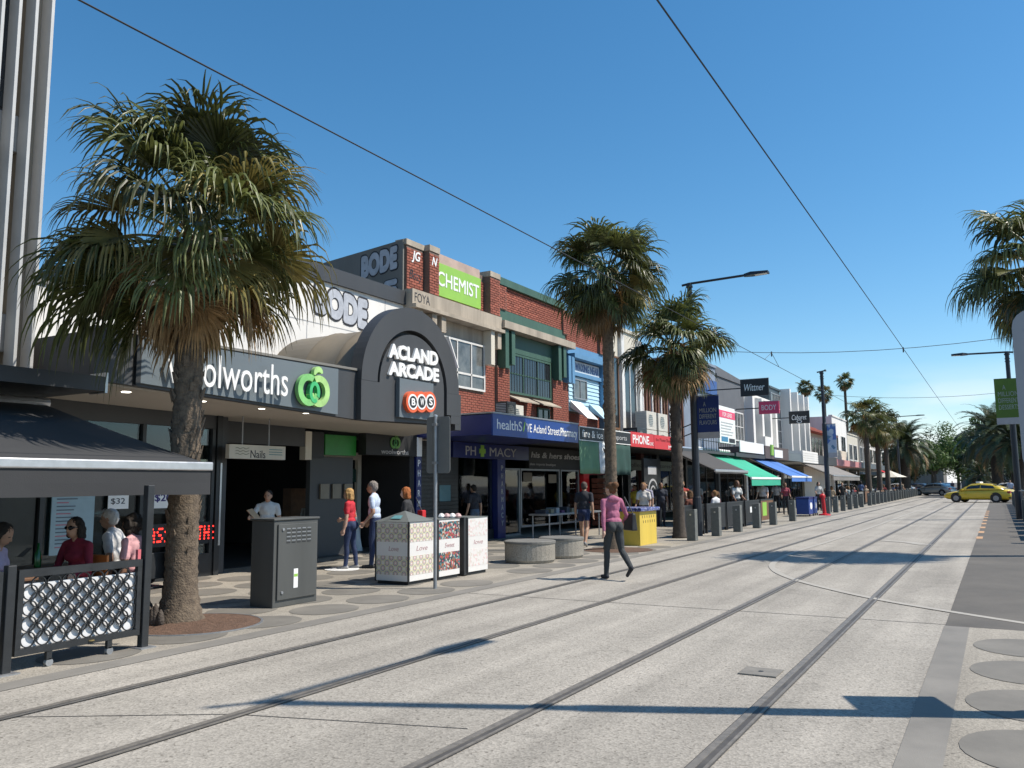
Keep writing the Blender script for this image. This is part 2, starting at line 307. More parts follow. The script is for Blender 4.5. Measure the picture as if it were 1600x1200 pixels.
# ---------------------------------------------------------------- massage shop under the canopy (glass front at X=-12.9)
t = thing('corner_shopfront', 'glass shopfront with menu board and price posters behind the diners', 'shopfront', (-13, 8, 0))
box('stall_riser', (-13.05, -12.86, 0, 10.95, 0, .42), M_blackm, t)
box('window_pane', (-12.93, -12.91, 0, 10.9, .42, 2.75), M_glass, t)
box('head_panel', (-13.1, -12.88, 0, 10.95, 2.75, 3.08), M_char, t)
for y in (3.2, 5.6, 7.6, 9.35, 10.85): box('mullion', (-12.97, -12.85, y, y+.07, .42, 2.75), M_blackm, t)
box('end_post', (-12.95, -12.83, 10.95, 11.07, 0, 3.08), M_blackm, t)
box('light_edge_strip', (-12.84, -12.815, 11.03, 11.07, .55, 2.1), M_alu, t)
box('return_wall', (-17.5, -12.96, 11.07, 11.3, 0, 3.08), M_char, t)
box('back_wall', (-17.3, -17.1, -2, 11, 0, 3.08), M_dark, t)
box('interior_partition', (-16.5, -16.3, 8.6, 11, 0, 2.6), pm('pale_partition', (.25, .26, .25), .7), t)
box('menu_board', (-12.86, -12.84, 7.78, 8.5, .6, 1.68), pm('pale_blue_board', (.3, .42, .47), .6, .12, 2), t)
for k in range(16):
    z = 1.58-k*.058; obj('menu_line', B(-12.839, -12.836, 7.86, 7.9+rnd.uniform(.15, .35), z, z+.018), pm('menu_ink_pink' if k % 3 == 0 else 'menu_ink', (.4, .16, .2) if k % 3 == 0 else (.1, .13, .16), .7), t)
p = box('price_poster', (-12.85, -12.84, 8.74, 9.12, 1.29, 1.6), M_letter, t); lettering('$32', p, M_ink, X=-12.84, a0=8.79, a1=9.05, z0=1.36, z1=1.47, depth=.004)
p = box('price_poster', (-12.85, -12.84, 9.58, 10.02, 1.28, 1.64), M_letter, t); lettering('$20', p, pm('indigo_ink', (.03, .02, .14), .6), X=-12.84, a0=9.63, a1=9.97, z0=1.38, z1=1.53, depth=.004, bold=.02)
p = box('scrolling_light_sign', (-12.9, -12.86, 9.3, 10.86, .6, 1.0), M_black, t)
led = pm('red_light', (1, .03, .02), .5, emit=3)
G = {'M': 'X...X XX.XX X.X.X X...X X...X', 'A': '.XX. X..X XXXX X..X X..X', 'S': '.XXX X... .XX. ...X XXX.', 'G': '.XXX X... X.XX X..X .XXX', 'E': 'XXXX X... XXX. X... XXXX', 'T': 'XXX .X. .X. .X. .X.', 'H': 'X..X X..X XXXX X..X X..X'}
mb = MB(); y = 9.36
for ch in 'MASSAGE THE':
    if ch == ' ': y += .07; continue
    rows = G[ch].split()
    for j, rw in enumerate(rows):
        for i, c in enumerate(rw):
            if c == 'X': mb.box(-12.858, -12.852, y+i*.032, y+i*.032+.024, .9-j*.055, .9-j*.055+.03)
    y += .032*len(rows[0])+.034
obj('light_text', mb, led, p)

# ---------------------------------------------------------------- supermarket: low white building with grey canopy
t = sup = thing('supermarket_building', 'low white rendered supermarket with charcoal canopy and green fruit logo', 'building', (-14, 12, 0))
box('wall', (-26, -13.6, 6.9, 11.4, 3.1, 5.05), M_white, t)
box('wall', (-26, -13.6, 11.4, 17.7, 3.1, 6.5), M_white, t)
box('parapet_cap', (-26, -13.52, 11.35, 17.7, 6.5, 6.88), M_char, t)
box('parapet_cap', (-26, -13.56, 6.9, 11.38, 5.05, 5.12), M_greyw, t)
for z in (5.45,): box('panel_joint', (-13.6, -13.594, 11.45, 17.6, z, z+.02), M_greyl, t)
for y in (14.05, 16.9): box('panel_joint', (-13.6, -13.594, y, y+.02, 3.9, 6.5), M_greyl, t)
# canopy: fascia tapering, soffit
FX = -10.8
obj('fascia', MB().hexa([(FX-.12, 7.04, 3.14), (FX, 7.04, 3.14), (FX, 12.7, 2.93), (FX-.12, 12.7, 2.93), (FX-.12, 7.04, 3.87), (FX, 7.04, 3.87), (FX, 12.7, 3.9), (FX-.12, 12.7, 3.9)]), M_char, t)
obj('fascia_return', MB().box(-13.6, FX-.121, 7.04, 7.16, 3.12, 3.86), M_char, t)
obj('fascia_trim', MB().hexa([(FX-.14, 7.02, 3.87), (FX+.03, 7.02, 3.87), (FX+.03, 12.72, 3.9), (FX-.14, 12.72, 3.9), (FX-.14, 7.02, 3.91), (FX+.03, 7.02, 3.91), (FX+.03, 12.72, 3.945), (FX-.14, 12.72, 3.945)]), M_greyw, t)
sp_ = obj('sign_panel', MB().hexa([(FX+.003, 7.74, 3.16), (FX+.05, 7.74, 3.16), (FX+.05, 11.98, 2.99), (FX+.003, 11.98, 2.99), (FX+.003, 7.74, 3.85), (FX+.05, 7.74, 3.85), (FX+.05, 11.98, 3.86), (FX+.003, 11.98, 3.86)]), M_char2, t)
box('panel_reveal', (FX+.002, FX+.054, 7.66, 7.735, 3.13, 3.86), M_black, t)
obj('soffit', MB().hexa([(-13.6, 7.17, 3.06), (FX-.121, 7.17, 3.1), (FX-.121, 16.0, 2.92), (-13.6, 17.6, 2.92), (-13.6, 7.17, 3.11), (FX-.121, 7.17, 3.14), (FX-.121, 16.0, 2.96), (-13.6, 17.6, 2.96)]), M_soff, t)
obj('canopy_roof', MB().box(-13.6, FX-.121, 7.17, 12.6, 3.5, 3.6), M_char, t)
for y, x in ((7.9, -11.3), (9.3, -11.3), (8.9, -12.3), (10.6, -11.3), (11.6, -11.2), (12.6, -11.4), (14, -11.6), (10.4, -12.6)):
    z = 3.1-(y-7.2)*.0175; obj('downlight', MB().lathe((x, y, z-.018), [(.055, 0), (.07, .006), (.07, .02)], 14), M_bolt, t)
for i, (y, z0) in enumerate(((9.45, 3.2),)):
    lettering('woolworths', sp_, M_letter, X=FX+.14, a0=8.1, a1=10.56, z0=3.2, z1=3.74, zr=(3.2, 3.72), depth=.03, bold=-.006)
# fruit logo
def ring_arc(c, r, w, a0, a1, x0, x1, ry=None, taper=0., n=26):
    ry = ry or r; o_, i_ = [], []
    for k in range(n+1):
        a = R(a0+(a1-a0)*k/n); ww = w*(1-taper*abs(2*k/n-1)**2)
        o_.append((c[0]+(r+ww/2)*math.cos(a), c[1]+(ry+ww/2)*math.sin(a))); i_.append((c[0]+(r-ww/2)*math.cos(a), c[1]+(ry-ww/2)*math.sin(a)))
    mb = MB()
    v = [(x0, *p) for p in o_]+[(x0, *p) for p in i_]+[(x1, *p) for p in o_]+[(x1, *p) for p in i_]; N = n+1; f = []
    for k in range(n): f += [(k, k+1, N+k+1, N+k), (2*N+k, 3*N+k, 3*N+k+1, 2*N+k+1), (k, 2*N+k, 2*N+k+1, k+1), (N+k, N+k+1, 3*N+k+1, 3*N+k)]
    f += [(0, N, 3*N, 2*N), (n, 2*N+n, 3*N+n, N+n)]
    return mb.add(v, f)
def thing_part(name, parent):
    o = bpy.data.objects.new(name, None); COL.objects.link(o); o.parent = parent; return o
mg1, mg2, mg3 = pm('logo_green', (.2, .5, .16), .4, .25, 3), pm('logo_light_green', (.38, .62, .22), .4, .25, 3), pm('logo_emerald', (.06, .45, .16), .4, .25, 3)
def fruit_parts(parent, X, yc, zc, s, d, m1, m2, m3):
    obj('logo_loop', ring_arc((yc-s*.17, zc-s*.1), s*.27, s*.15, 60, 345, X+d*.3, X+d, s*.29), m1, parent)
    obj('logo_loop', ring_arc((yc+s*.17, zc-s*.1), s*.27, s*.15, -165, 120, X+d*.25, X+d*.93, s*.29), m2, parent)
    obj('logo_loop', ring_arc((yc+s*.005, zc-s*.14), s*.125, s*.09, -30, 300, X+d*.35, X+d*1.06, s*.2), m3, parent)
    obj('logo_leaf', ring_arc((yc+s*.13, zc+s*.27), s*.12, s*.13, 20, 185, X+d*.3, X+d, s*.13, .6), m2, parent)
fruit_parts(sp_, FX+.05, 11.22, 3.45, .8, .12, mg1, mg2, mg3)

# arched arcade entrance
t = arch = thing('arcade_arch', 'charcoal arch sign reading ACLAND ARCADE over the footpath', 'arch sign', (-11, 14.3, 0))
yc, zc, ro, ri = 14.27, 3.72, 1.72, 1.12
outer = [(yc+ro*math.cos(R(180-k*6)), zc+ro*math.sin(R(180-k*6))) for k in range(31)]
AX = FX+.12
obj('arch_back', MB().xpoly([(yc-1.3, 2.93)]+[(yc+1.3*math.cos(R(180-k*9)), zc+1.3*math.sin(R(180-k*9))) for k in range(21)]+[(yc+1.3, 2.99)], FX-.12, FX-.02), M_black, t)
obj('arch_panel', MB().xpoly([(yc-1.14, 2.94)]+[(yc+1.14*math.cos(R(180-k*7.5)), zc+1.14*math.sin(R(180-k*7.5))) for k in range(25)]+[(yc+1.14, 3.0)], FX-.018, AX), M_char, t)
ri = 1.23
obj('arch_ring', ring_arc((yc, zc), (ro+ri)/2, ro-ri, 0, 180, FX-.16, AX+.02, None, 0, 40), M_char, t)
obj('arch_leg', MB().box(FX-.16, AX+.018, yc+ri, yc+ro+.08, 3.22, zc-.002), M_char, t)
obj('arch_step', MB().box(FX-.15, AX+.016, yc+ri+.17, yc+ro+.08, 3.03, 3.218), M_char, t); obj('arch_step', MB().box(FX-.14, AX+.014, yc+ri+.34, yc+ro+.08, 2.9, 3.028), M_char, t)
obj('arch_leg', MB().box(FX-.118, AX+.016, yc-ro, yc-1.15, 2.93, zc-.003), M_char, t)
mb = MB(); N = 24
for k in range(N+1): pass
rs = []
for x in (-13.58, -12.6, -12.55, -12.5, -11.7, -11.65, -11.6, FX-.17):
    r_ = 1.5+(.03 if x in (-12.55, -11.65) else 0)
    rs.append([(x, yc+r_*math.cos(R(180*k/N)), 3.55+r_*math.sin(R(180*k/N))) for k in range(N+1)]+[(x, yc+1.4, 3.5), (x, yc-1.4, 3.5)])
obj('barrel_vault', MB().rings(rs), pm('tan_vault', (.2, .165, .115), .5, .18, 1.5, streak=True), t, True)
lettering('ACLAND', t, M_letter, X=AX, a0=13.36, a1=15.1, z0=4.25, z1=4.56, zr=(4.28, 4.6), depth=.06, bold=.05)
lettering('ARCADE', t, M_letter, X=AX, a0=13.36, a1=15.14, z0=3.89, z1=4.19, zr=(3.92, 4.23), depth=.06, bold=.05)
p = box('liquor_sign_panel', (AX+.003, AX+.1, 13.66, 14.86, 3.05, 3.86), M_char2, t)
mo = pm('orange_disc', (.72, .12, .04), .4, .1, 3)
for i, (ch, y) in enumerate((('B', 13.98), ('W', 14.28), ('S', 14.59))):
    z = 3.38+i*.025
    for nm, r_, x0, x1, m in (('disc_rim', .225, AX+.1, AX+.2+i*.004, mo), ('disc_band', .165, AX+.19, AX+.208+i*.004, M_letter), ('disc_centre', .125, AX+.2, AX+.214+i*.004, M_black)):
        obj(nm, MB().xpoly([(y+r_*math.cos(2*math.pi*k/28), z+r_*math.sin(2*math.pi*k/28)) for k in range(28)], x0, x1), m, p)
    lettering(ch, p, M_letter, X=AX+.212+i*.004, a0=y-.065, a1=y+.065, z0=z-.075, z1=z+.075, depth=.01, bold=.03)

# arcade interior below the canopy
t = arc = thing('arcade_entrance', 'dark recessed arcade entrance with shop signs under the canopy', 'arcade', (-15, 15, 0))
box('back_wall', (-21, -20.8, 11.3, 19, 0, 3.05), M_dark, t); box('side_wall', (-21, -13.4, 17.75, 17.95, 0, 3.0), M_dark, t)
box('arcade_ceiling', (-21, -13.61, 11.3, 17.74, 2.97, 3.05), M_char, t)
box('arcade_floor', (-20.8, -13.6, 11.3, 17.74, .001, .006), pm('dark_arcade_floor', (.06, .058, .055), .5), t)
box('shop_portal', (-15.1, -15, 16.2, 16.35, 0, 2.55), M_cream, t); box('shop_portal', (-15.1, -15, 17.55, 17.7, 0, 2.55), M_cream, t); box('portal_lintel', (-15.1, -15, 16.35, 17.55, 2.35, 2.55), M_cream, t)
p = box('portal_sign', (-15.08, -15.04, 16.37, 17.53, 1.75, 2.1), pm('dark_green_sign', (.012, .05, .04), .5), t); lettering('woolworths', p, pm('teal_letter', (.12, .3, .3), .5), X=-15.04, a0=16.5, a1=17.4, z0=1.85, z1=2.0, depth=.004)
box('interior_shelf', (-16.6, -16.3, 16.4, 17.5, .2, 1.6), M_wood, t)
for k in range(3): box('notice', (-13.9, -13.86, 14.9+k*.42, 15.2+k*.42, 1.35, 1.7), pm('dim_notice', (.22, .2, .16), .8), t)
box('notice_wall', (-14.05, -13.92, 14.6, 16.1, 0, 2.35), M_char, t)
p = box('green_light_box', (-13.75, -13.6, 14.75, 15.84, 2.38, 2.86), pm('green_panel', (.02, .2, .03), .4, .2, 3), t)
box('fascia_board', (-13.75, -13.62, 11.35, 14.1, 2.55, 2.97), M_char, t); box('fascia_board', (-13.75, -13.62, 14.3, 14.73, 2.3, 2.9), M_black, t); box('cream_pier', (-13.78, -13.6, 14.1, 14.3, 2.25, 2.9), M_cream, t)
h = thing('hanging_shop_sign', 'dark square woolworths sign with green fruit logo hanging under the canopy', 'sign', (-13.5, 17, 2.4))
p = box('sign_box', (-13.6, -13.35, 15.92, 18.0, 2.41, 3.02), M_black, h)
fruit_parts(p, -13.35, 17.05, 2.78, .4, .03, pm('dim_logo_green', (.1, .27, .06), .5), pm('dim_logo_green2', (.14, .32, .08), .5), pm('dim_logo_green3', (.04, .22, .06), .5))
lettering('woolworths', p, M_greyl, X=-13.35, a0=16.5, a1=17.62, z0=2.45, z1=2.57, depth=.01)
h = thing('nail_salon_sign', 'pale hanging sign reading Nails with wavy lines', 'sign', (-12.5, 11.7, 2.2))
p = box('sign_box', (-12.6, -12.5, 10.95, 12.39, 2.18, 2.45), M_cream, h)
lettering('Nails', p, M_ink, X=-12.5, a0=11.47, a1=11.85, z0=2.2, z1=2.35, depth=.005)
for k in range(3):
    obj('wave', MB().tube([(-12.497, 11.1+i*.03, 2.38-k*.055+.012*math.sin(i*1.3)) for i in range(12)], .005, 4), pm('olive_ink', (.15, .16, .1), .6), p)
    box('stripe', (-12.5, -12.495, 11.95, 12.3, 2.37-k*.05, 2.385-k*.05), pm('teal_ink', (.1, .22, .22), .6), p)
for y in (11.3, 11.98): obj('hanger', MB().tube([(-12.55, y, 2.45), (-12.55, y, 3.05)], .014, 6), M_galv, h)
t = thing('pharmacy_column', 'navy column with white letters PHAR down it beside the roller shutter', 'column sign', (-13.5, 18.05, 0))
box('shaft', (-13.6, -13.36, 18.0, 18.22, 0, 2.42), M_navy, t); box('white_cap', (-13.61, -13.35, 17.99, 18.23, 2.42, 2.93), M_letter, t)
vertical_lettering('PHARMACY', t, M_letter, -13.36, 18.11, .11, 2.38, .25)
for i, (y, x, l) in enumerate(((15.4, -14.6, 'white sandwich board with orange header beside the dark arcade entrance'), (16.3, -14.3, 'narrow white sandwich board half hidden behind the standing couple'))):
    t = thing('sandwich_board', l, 'sandwich board', (x, y, 0))
    for s in (1, -1):
        pb = obj('board', MB().hexa([(x+s*.25, y-.33, .02), (x+s*.28, y-.33, .02), (x+s*.28, y+.33, .02), (x+s*.25, y+.33, .02), (x+s*.02, y-.3, 1.12), (x+s*.05, y-.3, 1.12), (x+s*.05, y+.3, 1.12), (x+s*.02, y+.3, 1.12)]), pm('board_white', (.5, .5, .48), .6), t)
    q = obj('header_strip', MB().hexa([(x+.107, y-.28, .86), (x+.112, y-.28, .86), (x+.112, y+.28, .86), (x+.107, y+.28, .86), (x+.064, y-.27, 1.06), (x+.069, y-.27, 1.06), (x+.069, y+.27, 1.06), (x+.064, y+.27, 1.06)]), mo, t)
    obj('printed_spot', MB().add([(x+.235+(.0)+.006-.21*(.1*math.sin(a))*1, y-.12+.11*math.cos(a), .3+.1*math.sin(a)) for a in [2*math.pi*k/14 for k in range(14)]], [tuple(range(14))]), M_ink, t)
t = thing('person_hole_cover', 'round pale cover in the footpath behind the grey cabinet', 'manhole cover', (-11.3, 12.8, 0))
obj('cover', MB().lathe((-11.35, 12.85, .004), [(.34, 0), (.34, .008), (.3, .01)], 24), M_letter, t)

# graffiti
def graffiti(s, parent, a0, a1, z0, z1, X=None, Y=None, zr=None):
    w = (a1-a0)*.03; h_ = (z1-z0)*.06
    lettering(s, parent, M_ink, X=X, Y=Y, a0=a0, a1=a1, z0=z0, z1=z1, zr=zr, depth=.006, bold=.11, name='graffiti_outline', spacing=1.02)
    lettering(s, parent, M_silver, X=X, Y=Y, a0=a0+w, a1=a1-w, z0=z0+h_, z1=z1-h_, zr=(zr[0]+h_, zr[1]-h_) if zr else None, depth=.012, bold=.075, name='graffiti_fill', spacing=1.05)
graffiti('BODE', sup, 14.25, 16.25, 5.65, 6.47, X=-13.594, zr=(5.5, 6.4))
# ---------------------------------------------------------------- two-storey brick building
t = bk = thing('brick_building', 'two storey red brick shop building with CHEMIST sign and green and blue trims', 'building', (-14, 24, 0))
FXB = -13.6
box('wall', (-24, FXB, 22.42, 30.8, 3.0, 8.1), M_mortar, t)
obj('wall', MB().add([(-24, 17.72, 2.9), (FXB, 17.72, 2.9), (FXB, 22.42, 2.9), (-24, 22.42, 2.9), (-24, 17.72, 7.4), (FXB, 17.72, 8.2), (FXB, 22.42, 8.2), (-24, 22.42, 7.4)], [(0, 3, 2, 1), (4, 5, 6, 7), (1, 2, 6, 5), (2, 3, 7, 6), (3, 0, 4, 7)]), M_mortar, t)
sw = obj('side_wall', MB().hexa([(-24, 17.66, 2.9), (FXB-.002, 17.66, 2.9), (FXB-.002, 17.718, 2.9), (-24, 17.718, 2.9), (-24, 17.66, 7.45), (FXB-.002, 17.66, 8.33), (FXB-.002, 17.718, 8.33), (-24, 17.718, 7.45)]), M_greyw, t)
graffiti('BODE', bk, -15.1, -13.75, 7.35, 8.1, Y=17.66, zr=(7.5, 8.25)); graffiti('DE', bk, -14.9, -13.75, 6.7, 7.2, Y=17.66, zr=(6.65, 7.3))
# real bricks: the nearest 300 are single objects, the rest one joined part
rects = [(17.74, 18.5, 6.98, 8.18, .06), (18.55, 19.02, 6.98, 8.18, .24), (21.5, 21.78, 6.98, 8.0, .02), (21.8, 22.4, 6.98, 8.15, .24), (22.55, 23.05, 7.32, 8.1, .1), (23.05, 27.2, 7.32, 8.08, .02), (27.2, 27.6, 7.2, 8.08, .1), (27.6, 30.4, 6.86, 8.06, .02), (30.4, 30.78, 6.86, 8.06, .14),
         (17.8, 19.9, 3.45, 6.3, .0), (21.78, 22.42, 3.45, 5.4, .0), (19.9, 21.78, 3.45, 4.5, .0), (22.45, 23.2, 3.45, 5.4, .1), (23.2, 26.25, 3.45, 4.55, .0), (26.27, 27.5, 3.45, 5.4, .1), (27.5, 30.78, 3.45, 4.35, .0)]
bl, bh, jt = .222, .066, .011; bricks = []
for (y0, y1, z0, z1, pr) in rects:
    if pr > .05: box('pier', (FXB-.01, FXB+pr, y0, y1, z0-.02, z1+.02), M_mortar, t)
    z = z0; row = 0
    while z+bh <= z1+.001:
        y = y0-(bl+jt)/2 if row % 2 else y0
        while y < y1-.03:
            a, b = max(y, y0), min(y+bl, y1)
            if b-a > .04: bricks.append((a, b, z, FXB+pr))
            y += bl+jt
        z += bh+jt; row += 1
bricks.sort(key=lambda q: q[0]**2+(q[2]-1.6)**2 - (400 if q[2] > 6.9 else 0))
bm_full = None; rest = MB()
def brick_mb(a, b, z, x): return MB().add([(x-.005, a, z), (x-.005, b, z), (x-.005, b, z+bh), (x-.005, a, z+bh), (x+.014, a+.004, z+.004), (x+.014, b-.004, z+.004), (x+.014, b-.004, z+bh-.004), (x+.014, a+.004, z+bh-.004)], [(4, 5, 6, 7), (0, 1, 5, 4), (1, 2, 6, 5), (2, 3, 7, 6), (3, 0, 4, 7)])
shared = {}
cnt = 0
for (a, b, z, x) in bricks:
    if cnt < 300:
        k = round(b-a, 3)
        if k not in shared:
            o = obj('brick', brick_mb(0, b-a, 0, 0), M_brick, None); shared[k] = o.data; o.parent = bk
        else: o = bpy.data.objects.new('brick', shared[k]); COL.objects.link(o); o.parent = bk
        o.location = Vector((x+rnd.uniform(-.003, .003), a, z))-offset(bk); cnt += 1
    else:
        q = brick_mb(a, b, z, x+rnd.uniform(-.003, .003)); rest.add(q.v, q.f)
o = obj('brickwork', rest, pm('red_brick_mass', (.31, .1, .062), .85, .4, 5, .5, 60, col2=(.23, .062, .042)), bk); o['kind'] = 'stuff'
lettering('JG', bk, M_letter, X=FXB+.08, a0=17.95, a1=18.35, z0=7.75, z1=8.1, depth=.004, bold=.03, name='graffiti_tag', shear=.2); lettering('N', bk, M_letter, X=FXB+.256, a0=18.65, a1=18.92, z0=7.8, z1=8.05, depth=.004, bold=.02, name='graffiti_tag', shear=.3); lettering('Bozy', bk, M_ink, X=FXB+.076, a0=17.85, a1=18.45, z0=7.2, z1=7.55, depth=.004, name='graffiti_tag', shear=.3); lettering('FOYA', bk, M_ink, X=FXB+.3, a0=17.8, a1=18.5, z0=6.6, z1=6.85, depth=.004, name='graffiti_tag')
# bay one: concrete bands, chemist sign, white window
box('coping', (FXB-.3, FXB+.09, 17.7, 18.53, 8.2, 8.36), M_conc, t); box('coping', (FXB-.3, FXB+.265, 18.54, 19.04, 8.2, 8.37), M_conc, t); box('coping', (FXB-.3, FXB+.265, 21.79, 22.41, 8.17, 8.34), M_conc, t)
box('sign_backing', (FXB, FXB+.05, 19.03, 21.5, 6.97, 8.32), pm('pinkish_concrete', (.42, .31, .26), .8, .2, 2), t)
p = box('chemist_sign', (FXB+.053, FXB+.11, 19.06, 21.46, 7.06, 8.02), M_lime, t); lettering('CHEMIST', p, M_letter, X=FXB+.11, a0=19.13, a1=21.35, z0=7.35, z1=7.78, depth=.01, bold=.012)
box('concrete_band', (FXB, FXB+.3, 17.7, 22.42, 6.52, 6.94), M_conc, t); box('concrete_band', (FXB, FXB+.42, 17.7, 22.42, 6.42, 6.52), M_conc, t)
box('render_panel', (FXB, FXB+.02, 18.4, 22.4, 5.42, 6.41), M_conc, t)
def bracket(y, z0, z1, m): box('bracket', (FXB+.02, FXB+.32, y, y+.22, z0, z1), m, t)
for y in (17.95, 18.6, 19.05): bracket(y, 5.95, 6.41, M_conc)
bracket(21.72, 5.35, 6.41, M_cream); bracket(22.12, 5.9, 6.41, M_conc)
def window(parent, X, y0, y1, z0, z1, nx, nz, fm, pmat, fw=.06, name='window', proud=.05):
    w = obj(name, MB(), fm, parent) if 0 else None
    f = MB(); f.box(X, X+proud, y0, y1, z0, z0+fw).box(X, X+proud, y0, y1, z1-fw, z1).box(X, X+proud, y0, y0+fw, z0+fw, z1-fw).box(X, X+proud, y1-fw, y1, z0+fw, z1-fw)
    for i in range(1, nx): y = y0+(y1-y0)*i/nx; f.box(X, X+proud*.9, y-fw*.4, y+fw*.4, z0+fw, z1-fw)
    for i in range(1, nz): z = z0+(z1-z0)*i/nz; f.box(X, X+proud*.85, y0+fw, y1-fw, z-fw*.3, z+fw*.3)
    w = obj(name, f, fm, parent); box('pane', (X+.003, X+proud*.4, y0+fw*.8, y1-fw*.8, z0+fw*.8, z1-fw*.8), pmat, w); return w
w = window(t, FXB+.03, 19.45, 21.75, 4.5, 5.95, 3, 1, M_wframe, M_pane2); box('transom', (FXB+.03, FXB+.075, 19.5, 21.7, 4.92, 4.98), M_wframe, w)
obj('open_casement', MB().hexa([(FXB+.09, 19.5, 4.98), (FXB+.5, 19.62, 4.98), (FXB+.5, 19.66, 4.98), (FXB+.09, 19.54, 4.98), (FXB+.09, 19.5, 5.9), (FXB+.22, 19.54, 5.9), (FXB+.22, 19.58, 5.9), (FXB+.09, 19.54, 5.9)]), M_wframe, w)
# bay two: green
box('green_coping', (FXB-.3, FXB+.14, 22.5, 27.3, 8.1, 8.34), M_green, t); box('green_band', (FXB, FXB+.06, 22.5, 27.4, 6.9, 7.3), M_green, t)
box('ledge', (FXB, FXB+.4, 22.43, 27.6, 6.62, 6.86), M_conc, t)
box('green_lintel', (FXB, FXB+.06, 22.9, 26.9, 5.98, 6.6), M_green, t)
w = window(t, FXB+.02, 23.22, 26.22, 4.62, 5.96, 3, 2, M_green, M_pane, .07)
for k in range(16): y = 23.35+k*.18; box('security_bar', (FXB+.08, FXB+.095, y, y+.015, 4.7, 5.9), M_blackm, w)
for y in (22.6, 26.35): bracket(y, 5.35, 6.6, M_green)
bracket(23.0, 5.5, 6.6, M_green); bracket(26.75, 5.5, 6.6, M_green)
for y in (23.25, 24.9): obj('window_hood', MB().hexa([(FXB, y, 4.5), (FXB+.45, y, 4.32), (FXB+.45, y+1.35, 4.32), (FXB, y+1.35, 4.5), (FXB, y, 4.56), (FXB+.45, y, 4.36), (FXB+.45, y+1.35, 4.36), (FXB, y+1.35, 4.56)]), M_conc, t)
w = window(t, FXB+.02, 25.2, 26.1, 3.5, 4.3, 2, 1, M_green, M_pane, .06)
# bay three: blue
box('blue_band', (FXB, FXB+.08, 27.42, 30.78, 6.5, 6.84), M_blue, t); box('blue_ledge', (FXB, FXB+.35, 27.62, 30.78, 6.34, 6.5), M_blue, t)
p = box('beauty_sign', (FXB, FXB+.06, 27.7, 30.45, 5.86, 6.3), pm('white_blue_sign', (.5, .56, .6), .5), t)
lettering('LD WAXING NEAR', p, pm('dark_blue_letter', (.06, .12, .3), .5), X=FXB+.06, a0=27.8, a1=30.35, z0=5.94, z1=6.24, depth=.01, bold=.01)
box('blue_sill', (FXB, FXB+.14, 27.65, 30.5, 5.72, 5.86), M_blue, t)
for k in range(9):
    z = 4.36+k*.15; obj('weatherboard', MB().hexa([(FXB, 27.7, z), (FXB+.05, 27.7, z), (FXB+.05, 30.45, z), (FXB, 30.45, z), (FXB, 27.7, z+.148), (FXB+.018, 27.7, z+.148), (FXB+.018, 30.45, z+.148), (FXB, 30.45, z+.148)]), M_lblue, t)
window(t, FXB+.05, 28.05, 29.2, 4.85, 5.62, 2, 1, M_galv, M_pane2, .05)
for y in (27.45, 27.15): bracket(y, 5.35, 6.34, M_blue)
box('end_pier', (FXB, FXB+.2, 30.5, 30.78, 3.5, 6.33), M_blue, t)
for y, h_ in ((27.75, .3), (29.45, .55)):
    obj('small_awning', MB().hexa([(FXB+.06, y, 4.28+.2), (FXB+.75, y, 4.05), (FXB+.75, y+.95, 4.05), (FXB+.06, y+.95, 4.48), (FXB+.06, y, 4.55+.2), (FXB+.75, y, 4.07), (FXB+.75, y+.95, 4.07), (FXB+.06, y+.95, 4.75)]), [M_lblue if h_ > .5 else M_white], t)
# roof clutter on the canopy
def ac_unit(x, y, z, w, h, d, lab, mat=M_acw, face='x'):
    a = thing('air_conditioner', lab, 'air conditioner', (x, y, z), 'air conditioning units on the shop canopies')
    box('case', (x-d, x, y, y+w, z, z+h), mat, a, .012)
    mb = MB(); n = 7
    mb.xpoly([(y+w*.42+h*.34*math.cos(2*math.pi*k/20), z+h*.5+h*.34*math.sin(2*math.pi*k/20)) for k in range(20)], x+.001, x+.006)
    obj('fan_opening', mb, M_pane2, a)
    obj('grille', (lambda m: [m.box(x+.006, x+.014, y+w*.42-h*.33, y+w*.42+h*.33, z+h*(.2+.1*k), z+h*(.2+.1*k)+.012) for k in range(n)] and m)(MB()), mat, a)
    obj('side_louvre', (lambda m: [m.box(x-d*.9, x-d*.1, y-.008, y-.001, z+h*(.12+.09*k), z+h*(.12+.09*k)+.02) for k in range(9)] and m)(MB()), M_greyl, a)
    return a
ac_unit(-12.6, 21.7, 3.46, .82, .62, .35, 'cream air conditioner on the pharmacy canopy below the barred window')
ac_unit(-11.6, 19.8, 3.45, .5, .5, .4, 'small dark air unit at the left end of the pharmacy canopy', M_blackm)

# ---------------------------------------------------------------- pharmacy ground floor
t = thing('pharmacy_canopy', 'deep blue canopy sign reading healthSAVE Acland Street Pharmacy', 'canopy sign', (-12, 20.5, 2.9))
box('canopy_box', (-13.58, -11.05, 18.06, 23.06, 2.92, 3.44), M_navy, t); p = box('sign_face', (-11.047, -11.0, 18.06, 23.06, 2.9, 3.46), M_navy2, t)
box('canopy_flashing', (-13.58, -10.98, 18.04, 23.08, 3.462, 3.5), M_galv, t)
lettering('healthS', p, M_letter, X=-11.0, a0=18.25, a1=19.55, z0=3.07, z1=3.33, depth=.008); lettering('/', p, M_lime, X=-11.0, a0=19.6, a1=19.75, z0=3.07, z1=3.33, depth=.008, bold=.03)
lettering('VE Acland', p, M_letter, X=-11.0, a0=19.8, a1=20.95, z0=3.07, z1=3.3, depth=.008); lettering('Street', p, M_letter, X=-11.0, a0=21.05, a1=21.8, z0=3.06, z1=3.3, depth=.008); lettering('Pharmacy', p, M_letter, X=-11.0, a0=21.85, a1=22.98, z0=2.98, z1=3.3, depth=.008, bold=.02)
